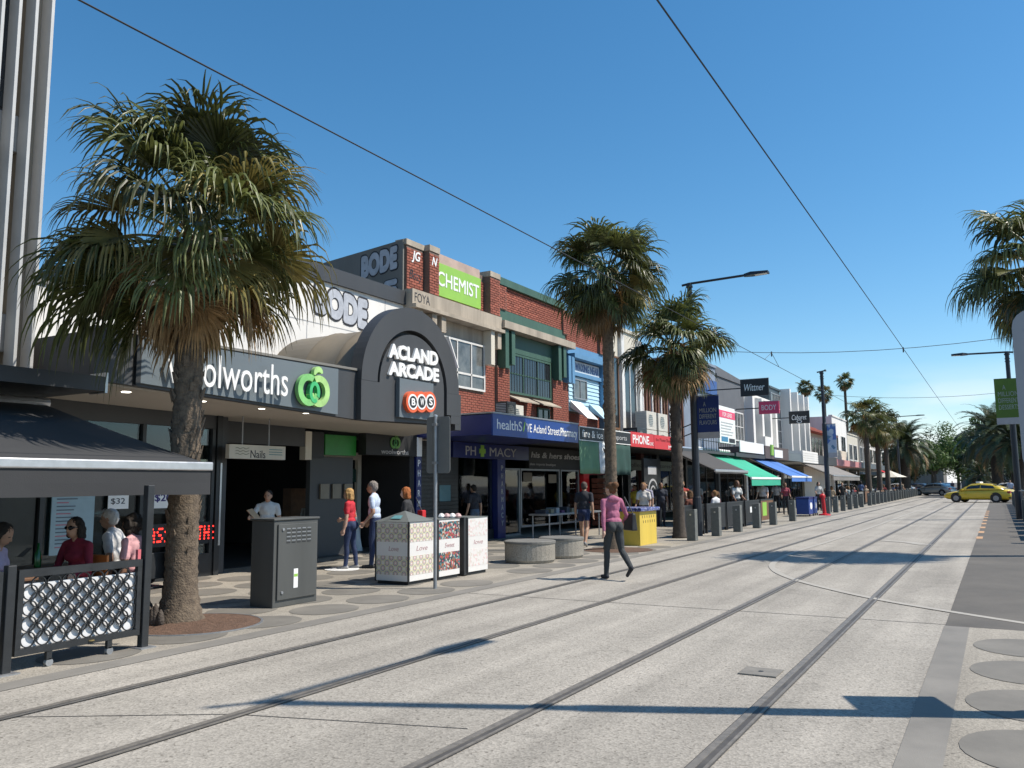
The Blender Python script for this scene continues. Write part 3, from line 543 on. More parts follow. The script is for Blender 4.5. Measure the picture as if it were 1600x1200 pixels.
t = thing('pharmacy_shopfront', 'dim pharmacy shopfront with roller shutter, glass window and PH MACY band', 'shopfront', (-13.6, 21, 0))
box('back_wall', (-19, -18.8, 18, 24.2, 0, 2.9), pm('pharmacy_interior', (.22, .26, .24), .8), t); box('floor', (-18.8, -13.6, 18.25, 24.2, .002, .01), M_soff, t); box('ceiling', (-18.8, -13.6, 18.25, 24.2, 2.88, 2.9), M_soff, t)
for k in range(4): box('interior_shelf', (-17.6, -17.2, 20.3+k*.95, 21.1+k*.95, 0, 1.6), pm('shelf_goods%d' % k, [(.2, .25, .3), (.3, .28, .2), (.15, .28, .26), (.3, .2, .2)][k], .7, .6, 14), t)
mb = MB()
for k in range(24): mb.box(-13.64, -13.6, 18.25, 20.35, .1+k*.11, .1+k*.11+.095)
obj('roller_shutter', mb, M_blackm, t); box('shutter_backing', (-13.7, -13.66, 18.25, 20.38, 0, 2.9), M_black, t)
box('poster', (-13.6, -13.59, 19.4, 19.95, 1.2, 1.65), pm('teal_poster', (.1, .2, .22), .6), t)
box('sign_band', (-13.62, -13.5, 19.95, 24.45, 2.45, 2.9), M_navy, t); lettering('PH', t, M_greyl, X=-13.5, a0=20.6, a1=21.15, z0=2.53, z1=2.8, depth=.01); lettering('MACY', t, M_greyl, X=-13.5, a0=21.95, a1=23.6, z0=2.53, z1=2.8, depth=.01)
obj('green_cross', MB().box(-13.5, -13.48, 21.43, 21.6, 2.5, 2.85).box(-13.499, -13.482, 21.34, 21.69, 2.6, 2.74), M_lime, t)
box('window_pane', (-13.62, -13.6, 20.42, 22.25, .3, 2.45), M_glass, t); box('window_sill', (-13.66, -13.56, 20.4, 22.27, 0, .3), M_blackm, t)
box('window_poster', (-13.64, -13.63, 20.45, 20.8, .9, 1.9), M_navy, t)
box('pier', (-13.62, -13.42, 22.28, 22.75, 0, 2.44), M_navy, t); vertical_lettering('PHARMACY', t, M_greyl, -13.42, 22.55, .12, 2.3, .35)
t = thing('shoe_shopfront', 'dark his & hers shoe shop window with pale door frame under the canopy', 'shopfront', (-13.6, 25.5, 0))
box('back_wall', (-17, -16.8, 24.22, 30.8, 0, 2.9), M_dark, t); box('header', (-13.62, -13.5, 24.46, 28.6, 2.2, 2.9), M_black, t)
lettering('his & hers shoes', t, M_greyl, X=-13.5, a0=24.6, a1=28.4, z0=2.55, z1=2.75, depth=.01, shear=.15, bold=.02); lettering('shoe imports boutique', t, M_greyl, X=-13.5, a0=24.3+.2, a1=26.4, z0=2.27, z1=2.38, depth=.006)
for y0, y1, z0 in ((22.8, 24.0, .02), (24.05, 26.9, .25), (27.0, 28.5, .25)):
    window(t, -13.64, y0, y1, z0, 2.18, 1, 1, M_galv, M_glass, .06, 'glazed_bay')
for k in range(12): box('displayed_clothes', (-14.6, -14.35, 23+k*.45, 23.25+k*.45, .9, 1.3+rnd.random()*.6), pm('cloth%d' % (k % 4), [(.12, .06, .05), (.1, .1, .12), (.15, .12, .08), (.05, .07, .06)][k % 4], .9), t)
box('window_notice', (-13.585, -13.575, 24.2, 24.8, 1.75, 2.05), pm('dim_notice', (.22, .2, .16), .8), t); box('window_notice', (-13.585, -13.575, 26.0, 26.6, 1.7, 2.0), pm('dim_notice', (.22, .2, .16), .8), t)
box('red_pier', (-13.62, -13.45, 28.6, 29.1, 0, 2.4), M_red, t); box('red_header', (-13.6, -13.46, 28.6, 30.7, 2.0, 2.5), pm('dull_red', (.25, .02, .025), .5), t)
for k in range(9): box('stacked_goods', (-13.4, -12.9, 29.2, 30.4, .1+k*.2, .27+k*.2), pm('brown_goods', (.14, .06, .04), .8, .4), t)
t = thing('shop_trestle', 'galvanised trestle table with small goods outside the shoe shop', 'table', (-11.6, 23.5, 0))
obj('table_top', B(-11.95, -11.3, 21.6, 25.4, .74, .79), M_galv, t)
for y in (21.75, 23.5, 25.25):
    for x in (-11.9, -11.35): obj('leg', MB().tube([(x, y, 0), (x, y, .74)], .02, 6), M_galv, t)
for k in range(10): box('goods', (-11.85, -11.5, 21.8+k*.35, 22.0+k*.35, .79, .85+rnd.random()*.12), pm('goods%d' % (k % 4), [(.05, .05, .06), (.25, .2, .12), (.3, .3, .3), (.12, .04, .1)][k % 4], .7), t)

# ---------------------------------------------------------------- banner shop, phone shop
t = thing('import_shop_banner', 'black fire & ice imports banner sign with green cloth hanging below', 'banner sign', (-11, 25, 2))
p = box('sign_board', (-11.05, -11.0, 23.1, 27.28, 3.0, 3.42), M_black, t)
obj('white_edge', MB().box(-11.0, -10.99, 23.1, 27.28, 3.4, 3.43).box(-11.0, -10.99, 23.1, 27.28, 2.985, 3.01).box(-11.0, -10.99, 23.1, 23.14, 3.0, 3.43), M_letter, p)
lettering('fire & ice', p, M_letter, X=-11.0, a0=23.35, a1=24.9, z0=3.1, z1=3.33, depth=.006); lettering('imports', p, M_greyl, X=-11.0, a0=25.7, a1=26.95, z0=3.08, z1=3.28, depth=.006)
def cloth(name, X, y0, y1, z0, z1, mat, parent, n=16):
    v = []; f = []
    for i in range(n+1):
        for j in range(6):
            y = y0+(y1-y0)*i/n; z = z0+(z1-z0)*j/5; v.append((X+.035*math.sin(y*9+j*.4)*(1-j/6)+.02, y, z+.01*math.sin(y*5)*(j == 0)))
    for i in range(n):
        for j in range(5): a = i*6+j; f.append((a, a+6, a+7, a+1))
    o = obj(name, MB().add(v, f), mat, parent, True); s_ = o.modifiers.new('thick', 'SOLIDIFY'); s_.thickness = .006; return o
cloth('hanging_cloth', -11.03, 23.12, 24.6, 1.97, 3.0, pm('sage_cloth', (.13, .25, .15), .9, .15), t); cloth('hanging_cloth', -11.02, 24.6, 25.3, 1.99, 3.0, pm('white_cloth', (.6, .63, .65), .9, .35, 4), t); cloth('hanging_cloth', -11.03, 25.3, 27.25, 1.95, 3.0, pm('dark_green_cloth', (.02, .06, .05), .9, .2), t)
obj('canopy_deck', B(-13.6, -11.06, 23.1, 40.9, 2.98, 3.1), M_char, t)
t = thing('phone_shop_sign', 'bright red two panel PHONE shop sign on the canopy edge', 'shop sign', (-11, 29.5, 3))
for y0, y1 in ((27.32, 29.6), (29.64, 31.6)): p = box('sign_panel', (-11.06, -11.0, y0, y1, 2.95, 3.47), M_red, t)
lettering('PHONE', t, M_letter, X=-11.0, a0=27.5, a1=29.1, z0=3.06, z1=3.38, depth=.006, bold=.02); lettering('CLINIC', t, M_letter, X=-11.0, a0=29.12, a1=29.55, z0=3.05, z1=3.17, depth=.006); lettering('the Phone Shop', t, pm('dark_red_ink', (.14, .01, .01), .6), X=-11.0, a0=29.8, a1=31.5, z0=3.2, z1=3.36, depth=.005); lettering('M', t, M_letter, X=-11.0, a0=31.2, a1=31.5, z0=2.98, z1=3.12, depth=.005)
t = thing('phone_shopfront', 'dark open shopfront below the red phone sign with a grey green sign board', 'shopfront', (-13.6, 36, 0))
box('back_wall', (-17, -16.8, 30.9, 47, 0, 2.95), M_dark, t); box('small_red_sign', (-12.9, -12.8, 28.6, 30.6, 2.45, 2.85), M_red, t); p = box('sign_board', (-12.75, -12.7, 31.0, 36.5, 2.2, 2.62), pm('grey_green_board', (.16, .19, .16), .7), t); lettering('collection in stores', p, M_ink, X=-12.7, a0=31.2, a1=36.2, z0=2.33, z1=2.5, depth=.005)
for y in (33, 36.5, 40.6): box('pier', (-13.7, -13.45, y, y+.3, 0, 2.95), M_blackm, t)
for k in range(3): box('lit_display', (-13.9, -13.8, 31.2+k*2.8, 32.4+k*2.8, .8, 2.0), pm('display%d' % k, [(.1, .12, .14), (.06, .07, .08), (.14, .1, .08)][k], .6, .5, 6), t)

# ---------------------------------------------------------------- the further shops
def shop(name, lab, y0, y1, zt, mat, cat='building', z0=3.1, X=FXB, depth=11):
    a = thing(name, lab, cat, (X-2, (y0+y1)/2, 0)); box('wall', (X-depth, X, y0, y1, z0, zt), mat, a); box('parapet', (X-.3, X+.08, y0, y1, zt+.002, zt+.14), mat, a)
    box('shop_interior', (X-3.6, X-3.4, y0, y1, 0, z0), M_dark, a); box('shop_pier', (X-.3, X-.05, y0, y0+.35, 0, z0-.01), mat, a); window(a, X-.2, y0+.4, y1-.1, .3, 2.6, max(1, int((y1-y0)/1.6)), 1, M_blackm, M_glass, .07, 'shop_window'); return a
t = shop('cream_building', 'narrow cream building with dark tall windows behind the second palm', 30.85, 35, 8.2, M_cream)
for y in (31.0, 32.6, 34.6): box('pilaster', (FXB, FXB+.16, y, y+.3, 3.12, 8.0), M_wframe, t)
window(t, FXB+.01, 31.4, 32.5, 3.9, 7, 2, 1, M_wood, M_pane, .08); window(t, FXB+.01, 33, 34.5, 3.9, 7, 2, 1, M_wframe, M_pane, .08)
ac_unit(-12.2, 31.0, 3.12, 1.0, .75, .6, 'dark boxed air conditioner beside the second palm trunk', M_blackm)
for i, (y, z, l) in enumerate(((32.6, 3.9, 'upper left of the four cream air conditioners above the phone sign'), (34.0, 3.9, 'upper right of the four cream air conditioners above the phone sign'), (32.6, 3.12, 'lower left of the four cream air conditioners above the phone sign'), (34.0, 3.12, 'lower right of the four cream air conditioners above the phone sign'))): ac_unit(-12.4, y, z, 1.15, .76, .5, l)
t = shop('maroon_building', 'maroon clad upper floor with vertical strips above the phone sign', 35.05, 41, 6.9, pm('maroon_cladding', (.12, .045, .04), .7, .3, 3, streak=True))
for k in range(15): box('vertical_strip', (FXB, FXB+.07, 35.2+k*.39, 35.3+k*.39, 3.4, 6.6), M_wframe if k % 3 == 0 else M_wood, t)
obj('balcony_rail', MB().box(-11.3, -11.26, 35, 41, 4.0, 4.04).box(-11.3, -11.26, 35, 41, 3.55, 3.58), M_blackm, t)
for k in range(16): box('baluster', (-11.29, -11.27, 35.1+k*.39, 35.12+k*.39, 3.1, 4.0), M_blackm, t)
t = shop('blue_grey_building', 'blue grey building behind the third palm and street lamp', 41.05, 46.9, 8.2, pm('blue_grey_paint', (.2, .24, .3), .7, .15, 1.5))
window(t, FXB+.01, 42.5, 45.5, 4.4, 6.2, 3, 1, M_wframe, M_pane, .08); box('blue_fascia', (FXB+.01, FXB+.1, 41.1, 46.8, 6.6, 7.4), M_navy2, t); box('canopy', (-13.6, -11, 41, 46.9, 2.95, 3.15), M_char, t); box('white_sign', (-11, -10.95, 41.6, 46.5, 3.2, 3.75), M_letter, t)
t = shop('charcoal_building', 'charcoal building with sloping parapet beside the for lease board', 46.95, 53, 7.8, pm('charcoal_paint', (.11, .115, .125), .7, .15, 1.5))
obj('raking_parapet', MB().hexa([(FXB-5, 46.96, 7.95), (FXB, 46.96, 7.95), (FXB, 52.9, 7.95), (FXB-5, 52.9, 7.95), (FXB-5, 46.96, 9.0), (FXB, 46.96, 8.4), (FXB, 52.9, 8.1), (FXB-5, 52.9, 8.6)]), pm('charcoal_paint', (.11, .115, .125)), t)
window(t, FXB+.01, 47.4, 48.8, 4.2, 6.0, 2, 1, M_wframe, M_pane, .08); window(t, FXB+.01, 49.6, 52.5, 4.2, 6.0, 4, 2, M_wframe, M_pane2, .08); box('canopy', (-13.6, -11, 47, 53, 3.0, 3.7), pm('brown_fascia', (.09, .065, .06), .6), t); box('small_sign', (-11, -10.96, 48.2, 48.9, 3.2, 3.8), M_lime, t); box('small_sign', (-11, -10.96, 49.1, 51.2, 3.1, 3.55), M_letter, t)
t = shop('white_column_building', 'white building with bold white columns behind the pink BODY sign', 53.05, 60, 7.3, M_white)
for y in (53.2, 55.6, 57.9, 59.5): box('column', (FXB, FXB+.5, y, y+.5, 3.2, 7.2), M_white, t)
window(t, FXB+.01, 53.8, 55.5, 3.6, 6.2, 2, 2, M_blackm, M_pane, .08); window(t, FXB+.01, 56.2, 57.8, 3.6, 6.2, 2, 2, M_blackm, M_pane2, .08); box('white_box_balcony', (FXB, -12.6, 54, 56, 3.4, 4.6), M_white, t); box('canopy', (-13.6, -11, 53, 57, 3.0, 3.5), M_char2, t); box('canopy', (-13.6, -10.95, 57, 62.4, 2.95, 3.75), M_white, t)
for k in range(5): box('cladding_board', (-10.95, -10.92, 57, 62.4, 2.98+k*.155, 3.1+k*.155), M_white, t)
t = shop('glass_front_building', 'dark glass fronted upper floor beside white blade walls', 60.05, 63.5, 8.4, pm('teal_dark_paint', (.05, .07, .08), .5))
window(t, FXB+.01, 60.3, 63.3, 3.6, 6.3, 3, 3, M_galv, M_pane, .08); window(t, FXB+.01, 60.3, 63.3, 7.0, 8.1, 3, 1, M_galv, M_pane2, .08); box('canopy', (-13.6, -11, 62.45, 71, 2.95, 3.6), M_char, t)
t = shop('white_blade_building', 'tall white building with thin blade walls above a dark canopy', 63.55, 71, 8.0, M_white)
for y in (63.6, 66.3, 68.6, 70.5): box('blade_wall', (FXB, FXB+.7, y, y+.35, 3.7, 8.6), M_white, t)
for y in (64.3, 66.9, 69.1): window(t, FXB+.01, y, y+1.3, 4.0, 6.0, 2, 2, M_blackm, M_pane2, .08)
t = thing('tiled_roof_house', 'low cream building with red tiled hip roof and brown chimney wall', 'building', (-15, 77, 0))
box('wall', (-25, FXB, 71.05, 84, 0, 5.9), M_cream, t); window(t, FXB+.01, 73, 80, 3.9, 5.6, 4, 1, M_wframe, M_pane, .1)
obj('roof', MB().add([(-25.3, 70.8, 5.9), (FXB+.7, 70.8, 5.9), (FXB+.7, 84.3, 5.9), (-25.3, 84.3, 5.9), (-18, 74.5, 8.3), (-18, 80.6, 8.3)], [(0, 1, 4), (1, 2, 5, 4), (2, 3, 5), (3, 0, 4, 5), (0, 3, 2, 1)]), M_tile, t)
for k in range(9):
    f_ = k/9; x = FXB+.7+(-18-FXB-.7)*f_; z = 5.9+2.4*f_; ya = 70.8+3.7*f_; yb = 84.3-3.7*f_
    box('tile_course', (x-.1, x+.04, ya, yb, z+.01, z+.07), M_tile, t)
box('chimney_wall', (-20, -16, 84.4, 85.6, 5, 9.2), pm('brown_wall', (.12, .05, .045), .8), t); box('canopy', (-13.6, -11, 71, 85, 3.0, 3.5), pm('pale_pink_fascia', (.5, .22, .22), .6), t); box('parapet_wall', (-12.3, -12.1, 74, 84.5, 3.5, 4.5), M_cream, t)
t = shop('far_white_building', 'white rendered building rising behind the lamp post banner', 86, 95, 8.1, M_white); window(t, FXB+.01, 87, 89, 4.2, 6.4, 2, 1, M_wframe, M_pane, .08); window(t, FXB+.01, 91, 93.6, 4.2, 6.4, 2, 1, M_wframe, M_pane, .08); box('canopy', (-13.6, -11, 85.1, 110, 3.0, 3.5), M_char2, t)
for i, (y0, y1, z, m, l) in enumerate(((95.2, 103, 6.8, M_cream, 'cream low building behind the café palms'), (103.2, 112, 7.6, M_greyw, 'grey two storey building beyond the café umbrella'), (112.3, 126, 6.6, M_white, 'white low building at the far left of the crossing'))):
    t = shop('far_building', l, y0, y1, z, m); window(t, FXB+.01, y0+1, y0+3, 4, 5.8, 2, 1, M_wframe, M_pane, .1); window(t, FXB+.01, y0+4, y0+6.5, 4, 5.8, 2, 1, M_wframe, M_pane, .1)
for (x0, x1, y0, y1, z, m, l) in ((-30, -11, 225, 240, 8.5, M_greyw, 'grey building with dark roof closing the street end on the left'), (-8, 9, 245, 260, 7, M_greyw, 'cream building behind the light green tree at the street end'), (11, 40, 190, 225, 9, M_conc, 'brown building at the street end on the right')):
    t = thing('street_end_building', l, 'building', ((x0+x1)/2, y0, 0)); box('wall', (x0, x1, y0, y1, 0, z), m, t); box('roof', (x0-.4, x1+.4, y0-.4, y1+.4, z+.01, z+.5), M_greyw, t)
    for k in range(5):
        xx = x0+(x1-x0)*(k+.3)/5; f = obj('window', MB().box(xx, xx+1.4, y0-.06, y0-.001, z*.45, z*.75), M_wframe, t); box('pane', (xx+.1, xx+1.3, y0-.09, y0-.061, z*.47, z*.73), M_pane, f)

# ---------------------------------------------------------------- awnings
def awning(lab, y0, y1, xb, zb, xf, zf, mat, val=.25, bar=M_white, name='folding_awning'):
    a = thing(name, lab, 'awning', (xb, (y0+y1)/2, zb)); n = 10; v = []; f = []
    for i in range(n+1):
        for j in range(5):
            q = j/4; v.append((xb+(xf-xb)*q, y0+(y1-y0)*i/n, zb+(zf-zb)*q-.02*math.sin(math.pi*q)))
    for i in range(n):
        for j in range(4): k = i*5+j; f.append((k, k+1, k+6, k+5))
    o = obj('fabric', MB().add(v, f), mat, a, True); o.modifiers.new('thick', 'SOLIDIFY').thickness = .012
    obj('front_bar', MB().box(xf-.03, xf+.05, y0-.02, y1+.02, zf-.075, zf+.025), bar, a, bevel=.015)
    v = []; f = []
    for i in range(25):
        y = y0+(y1-y0)*i/24
        for j in range(3): v.append((xf+.02+.004*math.sin(i*.5+j*.5)*j, y, zf-.078-val*j/2+.003*math.sin(i*.7)*(j == 2)))
    for i in range(24):
        for j in range(2): k = i*3+j; f.append((k, k+3, k+4, k+1))
    o = obj('valance', MB().add(v, f), mat, a); o.modifiers.new('thick', 'SOLIDIFY').thickness = .006
    obj('cassette', MB().tube([(xb, y0-.05, zb+.02), (xb, y1+.05, zb+.02)], .07, 10), bar, a)
    for y in (y0+.3, y1-.3): obj('folding_arm', MB().tube([(xb, y, zb-.1), ((xb+xf)/2, y+.25 if y < (y0+y1)/2 else y-.25, (zb+zf)/2-.14), (xf, y, zf-.03)], .022, 6), bar, a)
    return a
awning('large black fabric awning with silver front bar over the diners', .8, 6.72, -11.4, 2.8, -8.0, 1.9, pm('black_canvas', (.032, .033, .035), .85, .12, 1.5, .1, 90), .27, M_alu)
awning('dark grey awning just beyond the street lamp', 31.5, 36.3, -11.3, 3.1, -9.3, 2.15, pm('grey_canvas', (.06, .056, .052), .85, .15, 1.5), .05, M_alu)
awning('bright green awning between the grey and blue awnings', 37.3, 43.0, -11.9, 3.25, -9.4, 1.88, pm('green_canvas', (.03, .36, .22), .8, .1, 1), .28, M_letter)
awning('royal blue awning beyond the green awning', 45.2, 50.6, -11.6, 3.1, -9.3, 1.98, pm('blue_canvas', (.06, .17, .47), .8, .1, 1), .2, M_letter)
awning('pale grey awning beyond the blue awning', 57.5, 69.5, -11.9, 3.3, -9.2, 2.1, pm('pale_grey_canvas', (.2, .185, .17), .85, .15, 1), .25, M_alu)
awning('small red awning near the café umbrella', 96, 101, -11.6, 3.2, -9.8, 2.5, M_red, .2, M_alu)
for y0, y1, l in ((31, 47, 'dark graffitied shop wall and glazing below the grey and green awnings'),):
    t = thing('graffiti_shop', l, 'shop', (-12.5, 33, 0)); p = box('painted_panel', (-11.6, -11.5, 29.8, 31.6, 0, 2.6), M_blackm, t)
    p['label'] = 'black panel with white chalk drawing'
    obj('chalk_drawing', MB().add(ring_arc((30.7, 1.3), .5, .08, 20, 330, -11.499, -11.49).v, ring_arc((30.7, 1.3), .5, .08, 20, 330, -11.499, -11.49).f).add(ring_arc((30.7, 1.3), .25, .06, -60, 200, -11.499, -11.49).v, ring_arc((30.7, 1.3), .25, .06, -60, 200, -11.499, -11.49).f).box(-11.499, -11.49, 30.2, 31.1, 2.0, 2.3), M_greyl, p)

# projecting shop signs (boards across the footpath, facing the camera)
def blade(lab, x0, x1, y, z0, z1, mat, txt, tm, X=None, **k):
    a = thing('projecting_sign', lab, 'sign', ((x0+x1)/2, y, z0)); p = box('sign_board', (x0, x1, y, y+.12, z0, z1), mat, a); box('wall_bracket', (x0-2.2, x0, y+.04, y+.08, (z0+z1)/2-.03, (z0+z1)/2+.03), M_blackm, a)
    box('sign_edge', (x0-.02, x1+.02, y-.004+.01, y+.11, z1, z1+.03), M_greyl, a)
    if txt: lettering(txt, p, tm, Y=y, a0=x0+(x1-x0)*.14, a1=x1-(x1-x0)*.14, z0=z0+(z1-z0)*.3, z1=z0+(z1-z0)*.72, depth=.01, **k)
    return a, p
blade('black Wittner sign projecting high above the green awning', -11.7, -10.2, 45.0, 6.3, 7.2, M_black, 'Wittner', M_letter, shear=.25)
blade('pink BODY sign projecting above the blue awning', -12.2, -11.0, 51.0, 5.78, 6.53, pm('pink_sign', (.72, .07, .15), .5, .06), 'BODY', M_letter)
a_, p_ = blade('black cabaret sign with a round face drawing', -12.1, -10.75, 59.0, 5.67, 6.5, M_black, 'Cabaret', M_letter, shear=.2)
lettering('O', p_, M_letter, Y=58.999, a0=-11.6, a1=-11.25, z0=5.7, z1=5.9, depth=.01)
t = thing('for_lease_board', 'white agent board with pink header fixed to the shop wall', 'sign board', (-11.2, 38, 3.5)); p = box('board', (-11.2, -11.1, 38.6, 41.4, 3.55, 5.3), M_letter, t); box('pink_header', (-11.1, -11.09, 38.62, 41.38, 4.75, 5.1), pm('pink_sign', (.72, .07, .15)), p); lettering('FOR LEASE', p, M_letter, X=-11.09, a0=39.2, a1=40.8, z0=4.82, z1=5.02, depth=.005)
for k in range(5): box('print_line', (-11.1, -11.09, 38.9, 41-.2*(k % 3), 4.5-k*.14, 4.55-k*.14), M_greyl, p)
box('printed_photo', (-11.1, -11.088, 38.9, 40, 3.62, 3.85), pm('photo_blue', (.05, .2, .35), .5), p); box('printed_photo', (-11.1, -11.088, 40.2, 41.2, 3.6, 3.8), M_ink, p)
for y in (38.7, 41.2): obj('stay', MB().tube([(-11.2, y, 4.9), (-13.5, y-.6, 4.0)], .03, 6), M_blackm, t)
# ---------------------------------------------------------------- palms
def fan_frond(elev, pet, blade, nseg, droop, seed, width=1.0):
    r_ = random.Random(seed); mb = MB(); pts = []; p = Vector((0, 0, 0)); e = R(elev); n = 6
    for i in range(n+1):
        pts.append(p.copy()); a = e-R(16+16*droop)*(i/n)**1.4; d = Vector((math.cos(a), 0, math.sin(a))); p = p+d*(pet/n)
    mb.tube(pts, [.026-.013*i/n for i in range(n+1)], 4, 0)
    hub = pts[-1]; ax = (pts[-1]-pts[-2]).normalized(); tw = r_.uniform(-.5, .5); side0 = Vector((0, 1, 0)); nrm0 = ax.cross(side0).normalized()
    if nrm0.z < 0: nrm0 = -nrm0
    side = (side0*math.cos(tw)+nrm0*math.sin(tw)).normalized(); nrm = ax.cross(side).normalized()
    if nrm.z < 0: nrm = -nrm
    half = R(r_.uniform(98, 122)); g = Vector((0, 0, -1)); dphi = 2*half/nseg
    for k in range(nseg):
        ph = -half+2*half*(k+.5)/nseg; L = blade*(.74+.3*math.cos(ph*.65))*r_.uniform(.86, 1.1)
        d = (ax*math.cos(ph)+side*math.sin(ph)+nrm*(.3*abs(math.sin(ph))+r_.uniform(-.05, .05))).normalized()
        pos = hub.copy(); K = 7; prev = None; dr = droop*r_.uniform(.6, 1.5); st = r_.uniform(.5, .68)
        for i in range(K+1):
            tt = i/K; rad = L*min(tt, .55)
            w = min(rad*dphi*.6+.005, .03*width)*(1 if tt < .5 else max(.05, ((1-tt)/.5)**.8))
            if i:
                if tt > st: d = (d+g*(.45+.9*(tt-st))*dr*.95+Vector((r_.uniform(-.05, .05), r_.uniform(-.05, .05), 0))).normalized()
                else: d = (d+g*.03*dr).normalized()
                pos = pos+d*(L/K)
            wv = (ax*-math.sin(ph)+side*math.cos(ph)) if tt < .5 else d.cross(nrm)
            wv = wv.normalized() if wv.length > 1e-2 else side
            row = [pos+wv*w, pos+nrm*(w*.6), pos-wv*w]
            if prev: mb.add(prev+row, [(0, 3, 4, 1), (1, 4, 5, 2)])
            prev = row
    return mb
def date_frond(elev, L, seed, nl=34):
    r_ = random.Random(seed); mb = MB(); pts = []; p = Vector((0, 0, 0)); n = 10
    for i in range(n+1):
        pts.append(p.copy()); a = R(elev)-R(105)*(i/n)**1.5; p = p+Vector((math.cos(a), 0, math.sin(a)))*(L/n)
    mb.tube(pts, [.035*(1-.8*i/n) for i in range(n+1)], 3)
    for k in range(nl):
        f = .14+.85*k/nl; i = min(int(f*n), n-1); q = pts[i].lerp(pts[i+1], f*n-i); d = (pts[i+1]-pts[i]).normalized(); nn = d.cross(Vector((0, 1, 0))); nn = -nn if nn.z < 0 else nn
        l = L*.15*math.sin(math.pi*min(1, .18+.8*f))+.08
        for s in (1, -1):
            dd = (d*.75+Vector((0, s, 0))*.85+nn*.3+Vector((0, 0, -.2))).normalized(); e_ = q+dd*l+Vector((0, 0, -.12*l)); w = d*(.028*L/3)
            mb.add([q-w, q+w, q.lerp(e_, .6)+w*.9, e_, q.lerp(e_, .6)-w*.9], [(0, 1, 2, 4), (4, 2, 3)])
    return mb
FR = {}
def frond_set(kind, pet, blade, nseg, droop, width=1.0):
    key = (kind, pet, blade, nseg, droop, width)
    if key not in FR:
        L = []
        for e in (85, 66, 47, 28, 8, -14, -38, -62):
            for s in range(3):
                if kind == 'date': mb = date_frond(e, pet, hash_(e, s))
                else: mb = fan_frond(e, pet*(1 if e > -20 else .85), blade, nseg, droop*(1.15 if e < 40 else .8), hash_(e, s), width)
                me = bpy.data.meshes.new('frond'); me.from_pydata([tuple(v) for v in mb.v], [], mb.f); me.update(); L.append((e, me))
        FR[key] = L
    return FR[key]
def hash_(e, s): return (e*31+s*977+7) % 10007
def frond_obj(me, mat, parent, loc, az, sc, name='frond', tilt=0.):
    me2 = MESHMAT.get((me.name, mat.name))
    if me2 is None:
        me2 = me.copy(); me2.materials.append(mat); MESHMAT[(me.name, mat.name)] = me2
    o = bpy.data.objects.new(name, me2); COL.objects.link(o); o.parent = parent; o.location = loc; o.rotation_euler = (tilt, 0, az); o.scale = (sc, sc, sc); return o
MESHMAT = {}
def palm_trunk(parent, h, r0, r1, mat, flare=1.35, rings=True, n=18, lean=(0, 0), seed=0):
    r_ = random.Random(seed); rs = []; K = int(h/.055) if rings else 14
    for i in range(K+1):
        f = i/K; r = r0+(r1-r0)*f**.8; r *= 1+(flare-1)*max(0, 1-f*h/.55)**2; r *= 1+(.045 if i % 2 else -.02)*(1 if rings else 0)
        rs.append([(lean[0]*f*f+r*(1+r_.uniform(-.035, .035))*math.cos(2*math.pi*j/n), lean[1]*f*f+r*(1+r_.uniform(-.035, .035))*math.sin(2*math.pi*j/n), h*f) for j in range(n)])
    mb = MB().rings(rs)
    o = obj('trunk', mb, mat, None, True); o.parent = parent; return o
def boots(parent, h0, h1, r, mat, n, seed, lean=(0, 0), h=5):
    r_ = random.Random(seed); mb = MB()
    for k in range(n):
        z = h0+(h1-h0)*r_.random(); a = r_.uniform(0, 6.28); c = Vector((math.cos(a), math.sin(a), 0)); s = Vector((-c.y, c.x, 0)); f = z/h
        p = Vector((lean[0]*f*f, lean[1]*f*f, z))+c*r*.93; l = r_.uniform(.04, .1)
        mb.add([p-s*.04, p+s*.04, p+s*.03+c*l*.6+Vector((0, 0, l)), p-s*.03+c*l*.6+Vector((0, 0, l)), p+c*.02-s*.03-Vector((0, 0, .05)), p+c*.02+s*.03-Vector((0, 0, .05))], [(0, 1, 2, 3), (4, 3, 2, 5), (0, 3, 4), (1, 5, 2)])
    o = obj('leaf_stubs', mb, mat, None); o.parent = parent; o['kind'] = 'stuff'; return o
